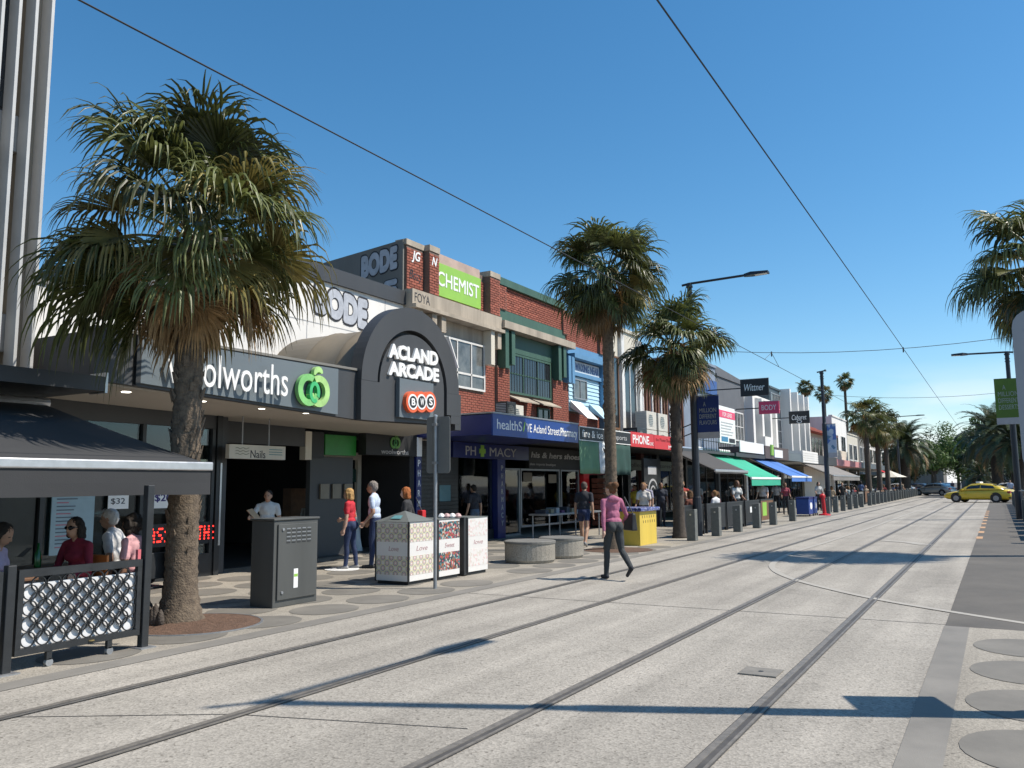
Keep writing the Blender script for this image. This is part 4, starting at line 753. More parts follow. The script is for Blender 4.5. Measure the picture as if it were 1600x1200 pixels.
def fan_palm(lab, loc, h, r0, r1, pet, blade, count, seed, nseg=30, droop=1., dead=8, mat=M_trunk, flowers=3, rings=True, group='fan palms along the street', flare=1.35, lean=(0, 0), name='fan_palm', yellow=.12, low=-40, width=1.0, stubs=60):
    t = thing(name, lab, 'palm tree', loc, group); r_ = random.Random(seed)
    palm_trunk(t, h, r0, r1, mat, flare, rings, 18 if rings else 9, lean, seed)
    if stubs: boots(t, .15*h, h, (r0+r1)/2, mat, stubs, seed+5, lean, h)
    L = frond_set('fan', pet, blade, nseg, droop, width); top = Vector((lean[0], lean[1], h))
    for k in range(count):
        f = (k+.5)/count; e = 84-(84-low)*f**.8+r_.gauss(0, 11); az = k*2.39996+r_.uniform(-.4, .4); best = sorted(L, key=lambda q: abs(q[0]-e)+r_.random()*8)[0]
        m = M_leafy if (r_.random() < yellow and e < 60) else M_leaf
        frond_obj(best[1], m, t, top+Vector((math.cos(az)*r1*.6, math.sin(az)*r1*.6, .25-.5*f)), az, r_.uniform(.78, 1.14)*(.86 if e < 5 else 1), tilt=r_.uniform(-.2, .2))
    for k in range(dead):
        az = r_.uniform(0, 6.28); e = r_.choice((-38, -62, -62, -14)); best = [q for q in L if q[0] == e][r_.randint(0, 2)]
        frond_obj(best[1], M_leafd, t, top+Vector((math.cos(az)*r1*.8, math.sin(az)*r1*.8, -.25-.3*r_.random())), az, r_.uniform(.6, .85), 'dead_frond', r_.uniform(-.2, .2))
    for k in range(flowers):
        az = r_.uniform(0, 6.28); mb = MB(); p0 = Vector((0, 0, 0)); d0 = Vector((math.cos(az), math.sin(az), 0)); pts = [d0*(i*.1*pet*1.2)+Vector((0, 0, .25*math.sin(i*.55)-.05*i*i*.25)) for i in range(8)]
        mb.tube(pts, .018, 4)
        for i in range(70):
            b = pts[r_.randint(3, 7)]; q = b+Vector((r_.gauss(0, .1), r_.gauss(0, .1), r_.gauss(-.12, .12))); mb.add([b, b+Vector((.01, 0, .01)), q+Vector((0, .012, 0)), q], [(0, 1, 2, 3)]); mb.add([q+Vector((-.018, 0, 0)), q+Vector((0, .018, .01)), q+Vector((.018, 0, 0)), q+Vector((0, -.018, -.02))], [(0, 1, 2, 3)])
        o = obj('flower_stalk', mb, M_flower, None); o.parent = t; o.location = top+Vector((0, 0, .05))
    return t
P1_ = fan_palm('large fan palm with drooping fronds beside the black awning at the left', (-8.65, 6.9, 0), 4.75, .2, .15, .88, 1.05, 46, 3, 46, 1.1, 12, M_trunk, 4, flare=1.55, yellow=.25, low=-12, width=.8, stubs=140)
for az, e, sc in ((205, 8, 1.25), (222, -14, 1.25), (195, -14, 1.15), (212, -38, 1.2)):
    frond_obj([q for q in frond_set('fan', .88, 1.05, 46, 1.1, .8) if q[0] == e][1][1], M_leaf, P1_, Vector((0, 0, 4.65)), R(az), sc)
fan_palm('tall fan palm with slim trunk behind the walking woman', (-8.45, 19.6, 0), 6.95, .155, .135, .8, 1.0, 50, 5, 38, 1.0, 16, M_trunk, 5, low=-48, stubs=40, flare=1.6)
fan_palm('shorter fan palm with dark trunk beside the first bollard and street lamp', (-8.45, 24.7, 0), 5.75, .175, .155, .85, 1.02, 52, 8, 38, 1.0, 14, M_trunkd, 6, low=-50, stubs=120, flare=1.3)
fan_palm('fan palm leaning into the picture at the right edge', (1.3, 21.9, 0), 6.3, .2, .18, 1.0, 1.15, 52, 12, 38, 1.2, 16, M_trunkd, 3, low=-58, stubs=40)
for i, (x, y, h, l) in enumerate(((-9.1, 74, 6.9, 'nearest of the three fan palms clustered at the café tables'), (-9.0, 80.5, 6.2, 'middle of the three fan palms clustered at the café tables'), (-8.9, 86, 6.6, 'farthest of the three fan palms clustered at the café tables'))):
    fan_palm(l, (x, y, 0), h, .24, .2, 1.0, 1.05, 46, 20+i, 20, 1.0, 8, M_trunkd, 4, rings=False, stubs=0, width=1.6)
for i, (x, y, h, l) in enumerate(((-26.0, 140, 16.9, 'leftmost of the three tall thin palms on the skyline'), (-22.6, 137, 15.4, 'middle palm of the three on the skyline, behind the tall pole'), (-19.9, 140, 17.4, 'rightmost of the three tall thin palms on the skyline'))):
    fan_palm(l, (x, y, 0), h, .25, .2, .75, .8, 40, 40+i, 16, .7, 14, M_trunkd, 0, rings=False, stubs=0, group='tall skyline palms', low=-35, name='skyline_palm', width=2.2)
def date_palm(lab, loc, h, r, L, n, seed, sub=None):
    t = thing('date_palm', lab, 'palm tree', loc, 'date palms at the crossing'); palm_trunk(t, h, r*1.1, r, M_trunkd, 1.2, False, 12, (0, 0), seed); r_ = random.Random(seed); S_ = frond_set('date', L, 0, 0, 0)
    for k in range(n):
        f = (k+.5)/n; e = 86-116*f; az = k*2.39996+r_.uniform(-.2, .2); best = sorted(S_, key=lambda q: abs(q[0]-e)+r_.random()*6)[0]
        frond_obj(best[1], M_leafd if f > .93 else M_date, t, Vector((math.cos(az)*r*.5, math.sin(az)*r*.5, h+.2-.6*f)), az, r_.uniform(.88, 1.1), tilt=r_.uniform(-.15, .15))
date_palm('broad date palm with arching fronds left of the crossing', (-9.6, 112, 0), 6.2, .5, 4.2, 85, 61); date_palm('second date palm half hidden behind the broad one left of the crossing', (-10.6, 124, 0), 5.4, .5, 4.0, 60, 62)
date_palm('dark date palm right of the crossing above the taxi', (.1, 116, 0), 7.2, .6, 5.2, 100, 63); date_palm('second dark date palm behind the taxi on the right', (2.0, 104, 0), 6.0, .6, 4.8, 90, 64)
date_palm('low date palm at the street end right of the light green tree', (-2.2, 150, 0), 2.6, .45, 3.6, 60, 65); date_palm('date palm crown showing behind the tiled roof', (-19.5, 96, 0), 7.2, .45, 3.6, 50, 66)
def leaf_tree(lab, loc, h, cr, cz, mat, n, seed):
    t = thing('leafy_tree', lab, 'tree', loc, 'trees at the street end'); r_ = random.Random(seed); tr = MB().tube([(0, 0, 0), (.1, 0, h*.35), (-.1, .1, h*.6)], [.3, .22, .12], 8)
    for k in range(6): a = k*1.05; tr.tube([(0, 0, h*.35), (math.cos(a)*cr*.4, math.sin(a)*cr*.4, h*.6), (math.cos(a)*cr*.75, math.sin(a)*cr*.75, h*.72)], [.12, .07, .03], 5)
    o = obj('trunk', tr, M_trunkd, None); o.parent = t; mb = MB()
    cl = [(r_.gauss(0, cr*.45), r_.gauss(0, cr*.45), cz+r_.gauss(0, h*.17), r_.uniform(.18, .34)*cr) for _ in range(26)]
    for k in range(n):
        c = r_.choice(cl); u = Vector((r_.gauss(0, 1), r_.gauss(0, 1), r_.gauss(0, 1))).normalized()*c[3]*r_.uniform(.6, 1.05); p = Vector(c[:3])+u; a = Vector((r_.gauss(0, 1), r_.gauss(0, 1), r_.gauss(0, .6))).normalized()*.2; b = a.cross(u).normalized()*.13
        mb.add([p-a, p+b, p+a, p-b], [(0, 1, 2, 3)])
    o = obj('crown', mb, mat, None); o.parent = t
leaf_tree('light green leafy tree at the centre of the street end', (-6.2, 175, 0), 10, 5.0, 6.4, M_tree, 6500, 71); leaf_tree('tall light green tree behind the first at the street end', (-4.0, 190, 0), 12.5, 5.2, 8.6, M_tree, 6500, 72)
leaf_tree('dark tree at the left of the street end', (-14, 170, 0), 8, 4.5, 5, M_treed, 5000, 73); leaf_tree('dark tree at the right of the street end', (2.5, 178, 0), 9, 5, 5, M_treed, 5000, 74)
for i, (x, y, h_, c, m_) in enumerate(((-9.5, 165, 8, 4.2, M_tree), (-1.0, 168, 8.5, 4.4, M_treed), (-5.5, 205, 13, 6, M_tree), (-12, 200, 12, 6, M_treed), (2.5, 205, 11, 5.5, M_tree), (-17, 185, 10, 5, M_treed))):
    leaf_tree(['pale leafy tree left of the street end centre', 'dark leafy tree just right of the street end centre', 'tall pale tree far behind the street end', 'dark tall tree far behind the street end on the left', 'pale tree far behind the street end on the right', 'dark tree behind the far left buildings'][i], (x, y, 0), h_, c, h_*.6, m_, 4500, 80+i)
leaf_tree('dark low tree beyond the right barrier', (4.5, 132, 0), 6, 3.6, 3.2, M_treed, 4000, 75)
t = thing('mulch_bed', 'brown mulch ring round the base of the large left palm', 'mulch bed', (-8.5, 6.95, 0)); mb = MB(); n = 36; r_ = random.Random(5); pts = [[(-8.48+.8*q*math.cos(2*math.pi*k/n), 6.95+.78*q*math.sin(2*math.pi*k/n), .012+(.05*(1-q))+r_.uniform(0, .016)*(q < 1)) for k in range(n)] for q in (1, .85, .7, .5, .3)]; o = obj('mulch', mb.rings(pts), M_mulch, t); o['kind'] = 'stuff'
obj('edge_ring', MB().rings([[(-8.48+q*math.cos(2*math.pi*k/40), 6.95+q*.98*math.sin(2*math.pi*k/40), z) for k in range(40)] for q, z in ((.8, .002), (.8, .014), (.83, .014), (.83, .002))], caps=False), M_galv, t)
def stalk_cluster():
    mb = MB(); r_ = random.Random(9)
    for k in range(16):
        a = r_.uniform(3.3, 5.2); q = r_.uniform(.36, .44); h_ = r_.uniform(.06, .3); mb.lathe((-8.65+q*math.cos(a), 6.9+q*math.sin(a), .02), [(.03, 0), (.045, h_*.4), (.03, h_*.8), (.008, h_)], 7)
    return mb
obj('root_stubs', stalk_cluster(), M_trunkd, t, True)
t = thing('mulch_bed', 'worn mulch patch at the foot of the slim palm behind the walking woman', 'mulch bed', (-8.4, 19.6, 0)); mb = MB(); obj('mulch', mb.rings([[(-8.3+.85*q*math.cos(2*math.pi*k/n), 19.6+.9*q*math.sin(2*math.pi*k/n), .008+.04*(1-q)) for k in range(n)] for q in (1, .7, .3)]), M_mulch, t)

# ---------------------------------------------------------------- street furniture
t = thing('utility_cabinet', 'dark grey steel utility cabinet standing on the footpath', 'cabinet', (-8.75, 8.75, 0)); CG = pm('cabinet_grey', (.072, .074, .07), .5, .15, 2, .05, 60, streak=True)
box('case', (-9.0, -8.57, 8.32, 9.17, .0, 1.17), CG, t, .01); box('lid', (-9.02, -8.55, 8.3, 9.19, 1.171, 1.2), CG, t, .008); p = box('door', (-8.568, -8.545, 8.38, 9.13, .1, 1.12), CG, t, .006)
for i in range(5):
    for j in range(8): box('vent_slot', (-8.5449, -8.541, 8.53+i*.1, 8.6+i*.1, .86+j*.027, .872+j*.027), M_galv if j % 2 else M_black, p)
for z in (1.05, .2): obj('lock', MB().tube([(-8.545, 8.46, z), (-8.53, 8.46, z)], .02, 10), M_galv, p)
st = box('sticker', (-8.5449, -8.542, 8.68, 8.76, .24, .5), M_letter, p); box('sticker_band', (-8.5419, -8.541, 8.685, 8.755, .39, .43), M_lime, st)
def patterned(name, cols, sc, kind):
    m = bpy.data.materials.new(name); m.use_nodes = True; n, l = m.node_tree.nodes, m.node_tree.links; b = n['Principled BSDF']; b.inputs['Roughness'].default_value = .4
    tc = n.new('ShaderNodeTexCoord'); ge = n.new('ShaderNodeNewGeometry'); sp = n.new('ShaderNodeSeparateXYZ'); l.new(ge.outputs['Position'], sp.inputs[0]); ad = n.new('ShaderNodeMath'); l.new(sp.outputs[0], ad.inputs[0]); l.new(sp.outputs[1], ad.inputs[1]); cb = n.new('ShaderNodeCombineXYZ'); l.new(ad.outputs[0], cb.inputs[0]); l.new(sp.outputs[2], cb.inputs[1])
    if kind == 'scallop':
        br = n.new('ShaderNodeTexVoronoi'); br.inputs['Scale'].default_value = sc; br.inputs['Randomness'].default_value = 0.; br.voronoi_dimensions = '2D'; br.feature = 'F1'; rot = n.new('ShaderNodeMapping'); rot.inputs['Rotation'].default_value = (0, 0, R(45)); l.new(cb.outputs[0], rot.inputs[0]); l.new(rot.outputs[0], br.inputs['Vector'])
        wv = n.new('ShaderNodeMath'); wv.operation = 'MULTIPLY'; wv.inputs[1].default_value = 1.9; l.new(br.outputs['Distance'], wv.inputs[0]); fr = n.new('ShaderNodeMath'); fr.operation = 'FRACT'; l.new(wv.outputs[0], fr.inputs[0]); fac = fr.outputs[0]
    else:
        br = n.new('ShaderNodeTexVoronoi'); br.inputs['Scale'].default_value = sc; br.voronoi_dimensions = '2D'; l.new(cb.outputs[0], br.inputs['Vector']); s2 = n.new('ShaderNodeSeparateColor'); l.new(br.outputs['Color'], s2.inputs[0]); fac = s2.outputs[0]
    cr = n.new('ShaderNodeValToRGB'); cr.color_ramp.interpolation = 'CONSTANT'; e = cr.color_ramp.elements
    while len(e) < len(cols): e.new(.5)
    for i, c in enumerate(cols): e[i].position = i/len(cols); e[i].color = rgb(c)
    l.new(fac, cr.inputs[0]); l.new(cr.outputs[0], b.inputs['Base Color']); MATS[name] = m; return m
PW = pm('bin_white', (.68, .66, .63), .4, .05, 3)
P1 = patterned('scallop_print', [(.66, .64, .6), (.66, .64, .6), (.5, .16, .13), (.66, .64, .6), (.07, .07, .06), (.66, .64, .6), (.55, .48, .2)], 8, 'scallop')
P2 = patterned('floral_print', [(.03, .05, .06), (.06, .2, .22), (.45, .08, .1), (.5, .48, .42), (.04, .06, .08), (.3, .1, .04)], 34, 'mix')
P3 = patterned('pale_floral_print', [(.68, .65, .62), (.68, .65, .62), (.66, .5, .48), (.68, .65, .62), (.68, .66, .63), (.6, .56, .5)], 30, 'mix')
def bin_(lab, y0, y1, x0, x1, pr, word, lid):
    a = thing('rubbish_bin', lab, 'bin', ((x0+x1)/2, (y0+y1)/2, 0), 'printed rubbish bins in a row'); box('base', (x0+.03, x1-.03, y0+.03, y1-.03, 0, .06), M_black, a); box('case', (x0, x1, y0, y1, .06, 1.03), PW, a, .004)
    for z0, z1 in ((.7, 1.0), (.16, .47)):
        box('print_band', (x1, x1+.003, y0+.01, y1-.01, z0, z1), pr, a); box('print_band', (x0+.01, x1-.01, y0-.003, y0, z0, z1), pr, a)
    lettering(word, a, pm('grey_red_ink', (.42, .26, .26), .6), X=x1, a0=y0+(y1-y0)*.3, a1=y0+(y1-y0)*.75, z0=.55, z1=.63, depth=.003, shear=.2); lettering(word, a, pm('grey_red_ink', (.42, .26, .26), .6), Y=y0, a0=x0+(x1-x0)*.4, a1=x0+(x1-x0)*.7, z0=.55, z1=.63, depth=.003, shear=.2)
    box('corner_post', (x1-.02, x1+.006, y0-.008, y0+.02, .05, 1.04), M_blackm, a); box('corner_post', (x0-.006, x0+.02, y0-.008, y0+.02, .05, 1.04), M_blackm, a)
    if lid:
        xm, ym = (x0+x1)/2, (y0+y1)/2; l_ = obj('pyramid_lid', MB().add([(x0-.02, y0-.02, 1.035), (x1+.02, y0-.02, 1.035), (x1+.02, y1+.02, 1.035), (x0-.02, y1+.02, 1.035), (xm, ym, 1.21)], [(0, 1, 4), (1, 2, 4), (2, 3, 4), (3, 0, 4), (3, 2, 1, 0)]), pm('bin_lid_grey', (.13, .14, .13), .5), a)
        obj('lid_slot', MB().add([(xm-.08, y0+.05, 1.085), (xm+.14, y0+.05, 1.085), (xm+.11, y0+.15, 1.137), (xm-.06, y0+.15, 1.137)], [(0, 1, 2, 3)]), pm('teal_sticker', (.12, .3, .32), .5), l_)
    else:
        box('flat_lid', (x0-.005, x1+.005, y0-.005, y1+.005, 1.031, 1.05), pm('bin_lid_grey', (.13, .14, .13)), a)
    return a
bin_('white bin with scalloped red and yellow pattern and pyramid lid', 11.25, 11.95, -9.2, -8.5, P1, 'Love', True)
bin_('bin with dark floral bands between the other two bins', 12.05, 12.72, -9.15, -8.47, P2, 'Sweet', False); b3 = bin_('pale pink flowered bin at the right end of the row', 12.95, 13.65, -9.1, -8.45, P3, 'love', False)
box('black_side_panel', (-9.1, -8.46, 12.85, 12.94, .02, 1.05), M_blackm, b3)
for k in range(4):
    tag(obj('crumpled_wrapper', MB().lathe((-8.75+.08*k, 12.55+.06*k, 1.05), [(.05, 0), (.07, .03), (.045, .07), (.01, .085)], 7), [M_letter, pm('pale_pink', (.6, .4, .38), .7)][k % 2]), ['white crumpled wrapper nearest the pyramid lid on the bins', 'pink crumpled wrapper second along the bin tops', 'white crumpled wrapper third along the bin tops', 'pink crumpled wrapper nearest the pale flowered bin'][k], 'litter', 'wrappers on the bins')
t = thing('sign_post', 'galvanised post with grey sign back beside the printed bins', 'sign post', (-7.86, 11.1, 0)); obj('post', MB().tube([(-7.86, 11.1, 0), (-7.86, 11.1, 2.75)], .03, 12), M_galv, t)
def plate(name, xc, y, w, z0, z1, mat, parent, r=.05, th=.01):
    pts = []
    for cx_, cz_, a0 in ((xc+w/2-r, z1-r, 0), (xc-w/2+r, z1-r, 90), (xc-w/2+r, z0+r, 180), (xc+w/2-r, z0+r, 270)):
        for k in range(5): a = R(a0+k*22.5); pts.append((cx_+r*math.cos(a), cz_+r*math.sin(a)))
    return obj(name, MB().ypoly(pts[::-1], y, y+th), mat, parent)
plate('sign_plate', -7.83, 11.135, .46, 1.83, 2.75, pm('sign_back_grey', (.16, .165, .16), .5, .1, 3), t)
obj('clamp', MB().box(-7.9, -7.82, 11.06, 11.133, 2.6, 2.64).box(-7.9, -7.82, 11.06, 11.133, 1.98, 2.02), M_galv, t); obj('post_cap', MB().lathe((-7.86, 11.1, 2.75), [(.034, 0), (.034, .02), (.01, .035)], 12), M_alu, t)
t = thing('roadside_sign', 'grey back of a roadside sign cut off by the right picture edge', 'sign', (.42, 3.4, 0)); plate('sign_plate', .362, 3.4, .56, 1.64, 2.22, pm('sign_back_blue_grey', (.26, .28, .31), .5, .06), t, .06); obj('post', MB().tube([(.4, 3.45, 0), (.4, 3.45, 2.4)], .03, 10), M_galv, t)
for i, (x, y, r_, l) in enumerate(((-8.75, 15.85, .54, 'nearer round pebbled concrete seat with dark top'), (-8.65, 17.15, .5, 'farther round pebbled concrete seat partly behind the first'))):
    t = thing('round_bench', l, 'seat', (x, y, 0), 'round concrete seats'); obj('drum', MB().lathe((x, y, 0), [(r_-.04, 0), (r_, .06), (r_, .4)], 32), MATS['footpath_aggregate'], t, False); obj('seat_top', MB().lathe((x, y, .4), [(r_+.015, 0), (r_+.015, .045), (r_-.02, .06)], 32), pm('seat_top_concrete', (.16, .155, .14), .8, .15, 4), t)
t = thing('yellow_planter_box', 'yellow box with slotted front and blue patterned top', 'planter box', (-8.7, 21.7, 0)); YB = pm('yellow_paint', (.62, .45, .07), .55, .12, 2, streak=True); box('case', (-9.15, -8.3, 21.1, 22.35, 0, .9), YB, t, .006)
for j in range(2):
    for k in range(6): box('slot', (-8.31, -8.297, 21.28+k*.17+j*.06, 21.31+k*.17+j*.06, .72-j*.13, .79-j*.13), M_ink, t)
box('patterned_top', (-9.22, -8.22, 21.02, 22.45, .901, 1.0), patterned('blue_check_print', [(.03, .04, .16), (.12, .14, .4), (.02, .03, .1), (.3, .32, .45)], 40, 'mix'), t, .02)
def bollard(i, x, y, lab):
    a = thing('concrete_bollard', lab, 'bollard', (x, y, 0), 'concrete bollards along the kerb'); w = .13
    obj('shaft', MB().hexa([(x-w, y-w, 0), (x+w, y-w, 0), (x+w, y+w, 0), (x-w, y+w, 0), (x-w, y-w, .87), (x+w, y-w, .9), (x+w, y+w, .9), (x-w, y+w, .87)]), M_gran, a, bevel=.015); obj('reflector', MB().tube([(x, y-w-.004, .74), (x, y-w, .74)], .03, 8), M_alu, a)
ORD = ['first', 'second', 'third', 'fourth', 'fifth', 'sixth', 'seventh', 'eighth', 'ninth', 'tenth', 'eleventh', 'twelfth', 'thirteenth', 'fourteenth', 'fifteenth', 'sixteenth', 'seventeenth', 'eighteenth', 'nineteenth', 'twentieth', 'twenty first', 'twenty second', 'twenty third', 'twenty fourth', 'twenty fifth', 'twenty sixth']
ys = [23.7, 26.1, 28.6, 31.2, 33.8, 37.4]; bn = 0
for i, y in enumerate(ys): bollard(i, -7.72, y, '%s of the six near concrete bollards counting from the dark palm trunk' % ORD[i])
ys = [46.2+k*2.7 for k in range(6)]+[64+k*2.6 for k in range(18)]
for i, y in enumerate(ys): bollard(i, -7.75-.008*(y-46), y, ('%s concrete bollard beyond the red post' % ORD[i]) if i < 26 else '')
for k in range(16): bollard(k, .95, 26+k*2.9, '%s concrete bollard in the row along the right picture edge' % ORD[k])
for k in range(14):
    y = 27.2+k*3.0; a = thing('right_barrier', '%s dark barrier panel along the right picture edge' % ORD[k], 'barrier', (1.25, y, 0), 'dark barriers on the right'); box('panel', (1.22, 1.26, y, y+2.4, .2, 1.05), M_blackm, a); obj('rail', MB().tube([(1.24, y, 1.08), (1.24, y+2.4, 1.08)], .025, 6), M_galv, a); box('foot', (1.1, 1.4, y+.2, y+.26, 0, .2), M_blackm, a); box('foot', (1.1, 1.4, y+2.1, y+2.16, 0, .2), M_blackm, a)
for k, (y, l, mt, tx) in enumerate(((24.7, 'first', M_black, 'DENKS'), (27.3, 'second', M_black, 'DENKS'), (29.7, 'third', M_black, ''), (32.2, 'fourth', M_black, ''), (34.6, 'fifth, brown and green', M_wood, ''))):
    a = thing('cafe_barrier', '%s café screen behind the near bollards' % l, 'barrier', (-8.4, y, 0), 'café screens'); box('panel', (-8.42, -8.38, y, y+2.2, .12, .92), mt, a); obj('frame', MB().box(-8.44, -8.36, y-.04, y, 0, .98).box(-8.44, -8.36, y+2.2, y+2.24, 0, .98).box(-8.43, -8.37, y, y+2.2, .921, .97), M_blackm, a)
    if tx: lettering(tx, a, M_greyl, X=-8.38, a0=y+.6, a1=y+1.6, z0=.5, z1=.66, depth=.004)
    elif k in (2, 3): box('white_notice', (-8.379, -8.375, y+.7, y+1.4, .5, .72), M_letter, a)
    else: box('green_patch', (-8.379, -8.375, y+.3, y+1.0, .3, .85), M_lime, a)
for k in range(14):
    y = 60.5+k*3.3; a = thing('cafe_barrier', '%s café screen behind the far bollards' % ORD[k], 'barrier', (-8.6, y, 0), 'far café screens'); box('panel', (-8.62, -8.58, y, y+2.6, .15, .95), [M_black, M_greyw, M_wood][k % 3], a); obj('frame', MB().box(-8.65, -8.55, y-.06, y-.001, 0, 1.0).box(-8.65, -8.55, y+2.601, y+2.66, 0, 1.0), M_blackm, a)
for i, (y, l, w) in enumerate(((42.6, 'blue street bin with white oval beside the red post', .9), (44.0, 'second narrower blue street bin touching the red post', .6))):
    a = thing('blue_bin', l, 'bin', (-8.2, y, 0)); box('case', (-8.6, -8.0, y, y+w*1.2, .1, .85), M_navy2, a, .02); box('lid', (-8.62, -7.98, y-.02, y+w*1.2+.02, .851, .93), M_navy, a); 
    obj('white_oval', MB().xpoly([(y+w*.6+.3*w*math.cos(2*math.pi*k/20), .5+.17*math.sin(2*math.pi*k/20)) for k in range(20)], -8.0, -7.99), M_letter, a)
    for yy in (y+.1, y+w*1.2-.1): obj('wheel', MB().tube([(-8.02, yy, .06), (-7.97, yy, .06)], .06, 10), M_black, a)
t = thing('red_post', 'bright red plastic post leaning by the blue bins', 'post', (-7.62, 44.5, 0)); obj('shaft', MB().tube([(-7.62, 44.5, .08), (-7.66, 44.46, .9)], .09, 12), M_red, t); obj('base', MB().lathe((-7.62, 44.5, 0), [(.3, 0), (.28, .06), (.12, .09)], 14), M_red, t); obj('cap', MB().lathe((-7.67, 44.45, .88), [(.14, 0), (.14, .12), (.05, .2)], 12), M_red, t)

# diners' lattice screen, posts, tables and chairs
def lattice(lab, y0, y1):
    a = thing('lattice_screen', lab, 'screen', (-7.72, (y0+y1)/2, 0), 'café lattice screens'); x = -7.72
    obj('frame', MB().box(x-.025, x+.025, y0, y1, .83, .9).box(x-.025, x+.025, y0, y1, .14, .2).box(x-.025, x+.025, y0, y0+.05, .201, .829).box(x-.025, x+.025, y1-.05, y1, .201, .829), M_blackm, a)
    box('white_backing', (x-.028, x-.02, y0+.051, y1-.051, .201, .77), pm('white_sheet', (.68, .68, .68), .6, .06), a)
    mb = MB(); d = .07; r_ = .071; w = .0085; ny = int((y1-y0-.1)/d); nz = int(.63/d); q = R(360/20)
    for i in range(1, ny):
        for j in range(1, nz):
            if (i+j) % 2: continue
            cy_, cz_ = y0+.05+(y1-y0-.1)*i/ny, .2+.63*j/nz
            for k in range(20):
                aa, bb = k*q, (k+1)*q; P = [(cy_+rr*math.cos(g_), cz_+rr*math.sin(g_)) for rr, g_ in ((r_-w, aa), (r_, aa), (r_, bb), (r_-w, bb))]
                if all(y0+.02 < p_[0] < y1-.02 and .17 < p_[1] < .86 for p_ in P): mb.add([(x+.012, *p_) for p_ in P]+[(x-.006, *p_) for p_ in P], [(0, 1, 2, 3), (1, 5, 6, 2), (0, 3, 7, 4)])
    obj('ring_lattice', mb, M_blackm, a); obj('maker_badge', MB().lathe((x+.026, (y0+y1)/2+.1, .17), [(.03, -.004), (.03, .004)], 10), pm('brass', (.4, .3, .12), .4, metal=.6), a)
    for y in (y0+.3, y1-.35):
        box('caster_leg', (x-.02, x+.02, y, y+.05, .06, .139), M_blackm, a); obj('caster', MB().tube([(x-.02, y+.03, .036), (x+.02, y+.03, .036)], .036, 12), M_galv, a)
lattice('black lattice screen with interlocking rings in front of the diners', 4.4, 5.66); lattice('second black lattice screen cut off by the left picture edge', 2.95, 4.26)
for y, h_, l in ((4.33, .95, 'short black screen post between the two lattice screens'), (5.72, 1.66, 'tall black awning post at the right end of the lattice screen')):
    a = thing('screen_post', l, 'post', (-7.72, y, 0)); box('shaft', (-7.76, -7.68, y-.04, y+.04, .01, h_), M_blackm, a, .008); box('foot_plate', (-7.82, -7.62, y-.09, y+.09, 0, .012), M_galv, a)
box('red_edge_board', (-7.98, -7.94, 5.78, 5.83, .25, .98), pm('pink_red_paint', (.6, .14, .16), .5), a)
def cafe_table(lab, x, y):
    a = thing('cafe_table', lab, 'table', (x, y, 0)); obj('table_top', B(x-.35, x+.35, y-.35, y+.35, .72, .75), M_wood, a, bevel=.006); obj('pedestal', MB().tube([(x, y, .03), (x, y, .72)], .03, 8), M_blackm, a); obj('base', MB().lathe((x, y, 0), [(.24, 0), (.22, .02), (.05, .04)], 14), M_blackm, a)
cafe_table('wooden café table beside the woman with the phone', -8.75, 4.65); cafe_table('wooden café table beside the woman in sunglasses', -9.5, 5.75)
def chair(lab, x, y, rz, mat):
    a = thing('cafe_chair', lab, 'chair', (0, 0, 0), 'café chairs'); box('seat', (-.21, .21, -.21, .21, .43, .46), mat, a, .01); o = box('backrest', (-.22, -.19, -.21, .21, .55, .86), mat, a, .01)
    for sx_ in (-.19, .19):
        for sy_ in (-.19, .19): obj('leg', MB().tube([(sx_, sy_, 0), (sx_*.9, sy_, .43)], .015, 6), mat, a)
    for sy_ in (-.19, .19): obj('back_post', MB().tube([(-.19, sy_, .46), (-.21, sy_, .86)], .014, 6), mat, a)
    a.location = (x, y, 0); a.rotation_euler = (0, 0, rz)
OC = pm('orange_chair_paint', (.6, .2, .05), .5)
chair('orange café chair of the woman in sunglasses', -9.2, 5.95, R(-90), OC); chair('black café chair of the white haired man', -9.75, 6.8, R(210), M_blackm); chair('black café chair of the woman in the pink top', -9.0, 6.6, R(180), M_blackm); chair('black café chair of the woman with the phone', -9.3, 4.95, R(20), M_blackm)
t = thing('green_bottle', 'green glass bottle on the café table', 'bottle', (-9.45, 5.6, .75)); obj('bottle_body', MB().lathe((-9.45, 5.6, .752), [(.035, 0), (.037, .02), (.037, .15), (.014, .2), (.014, .27)], 12), pm('green_glass', (.02, .12, .03), .1), t, True)

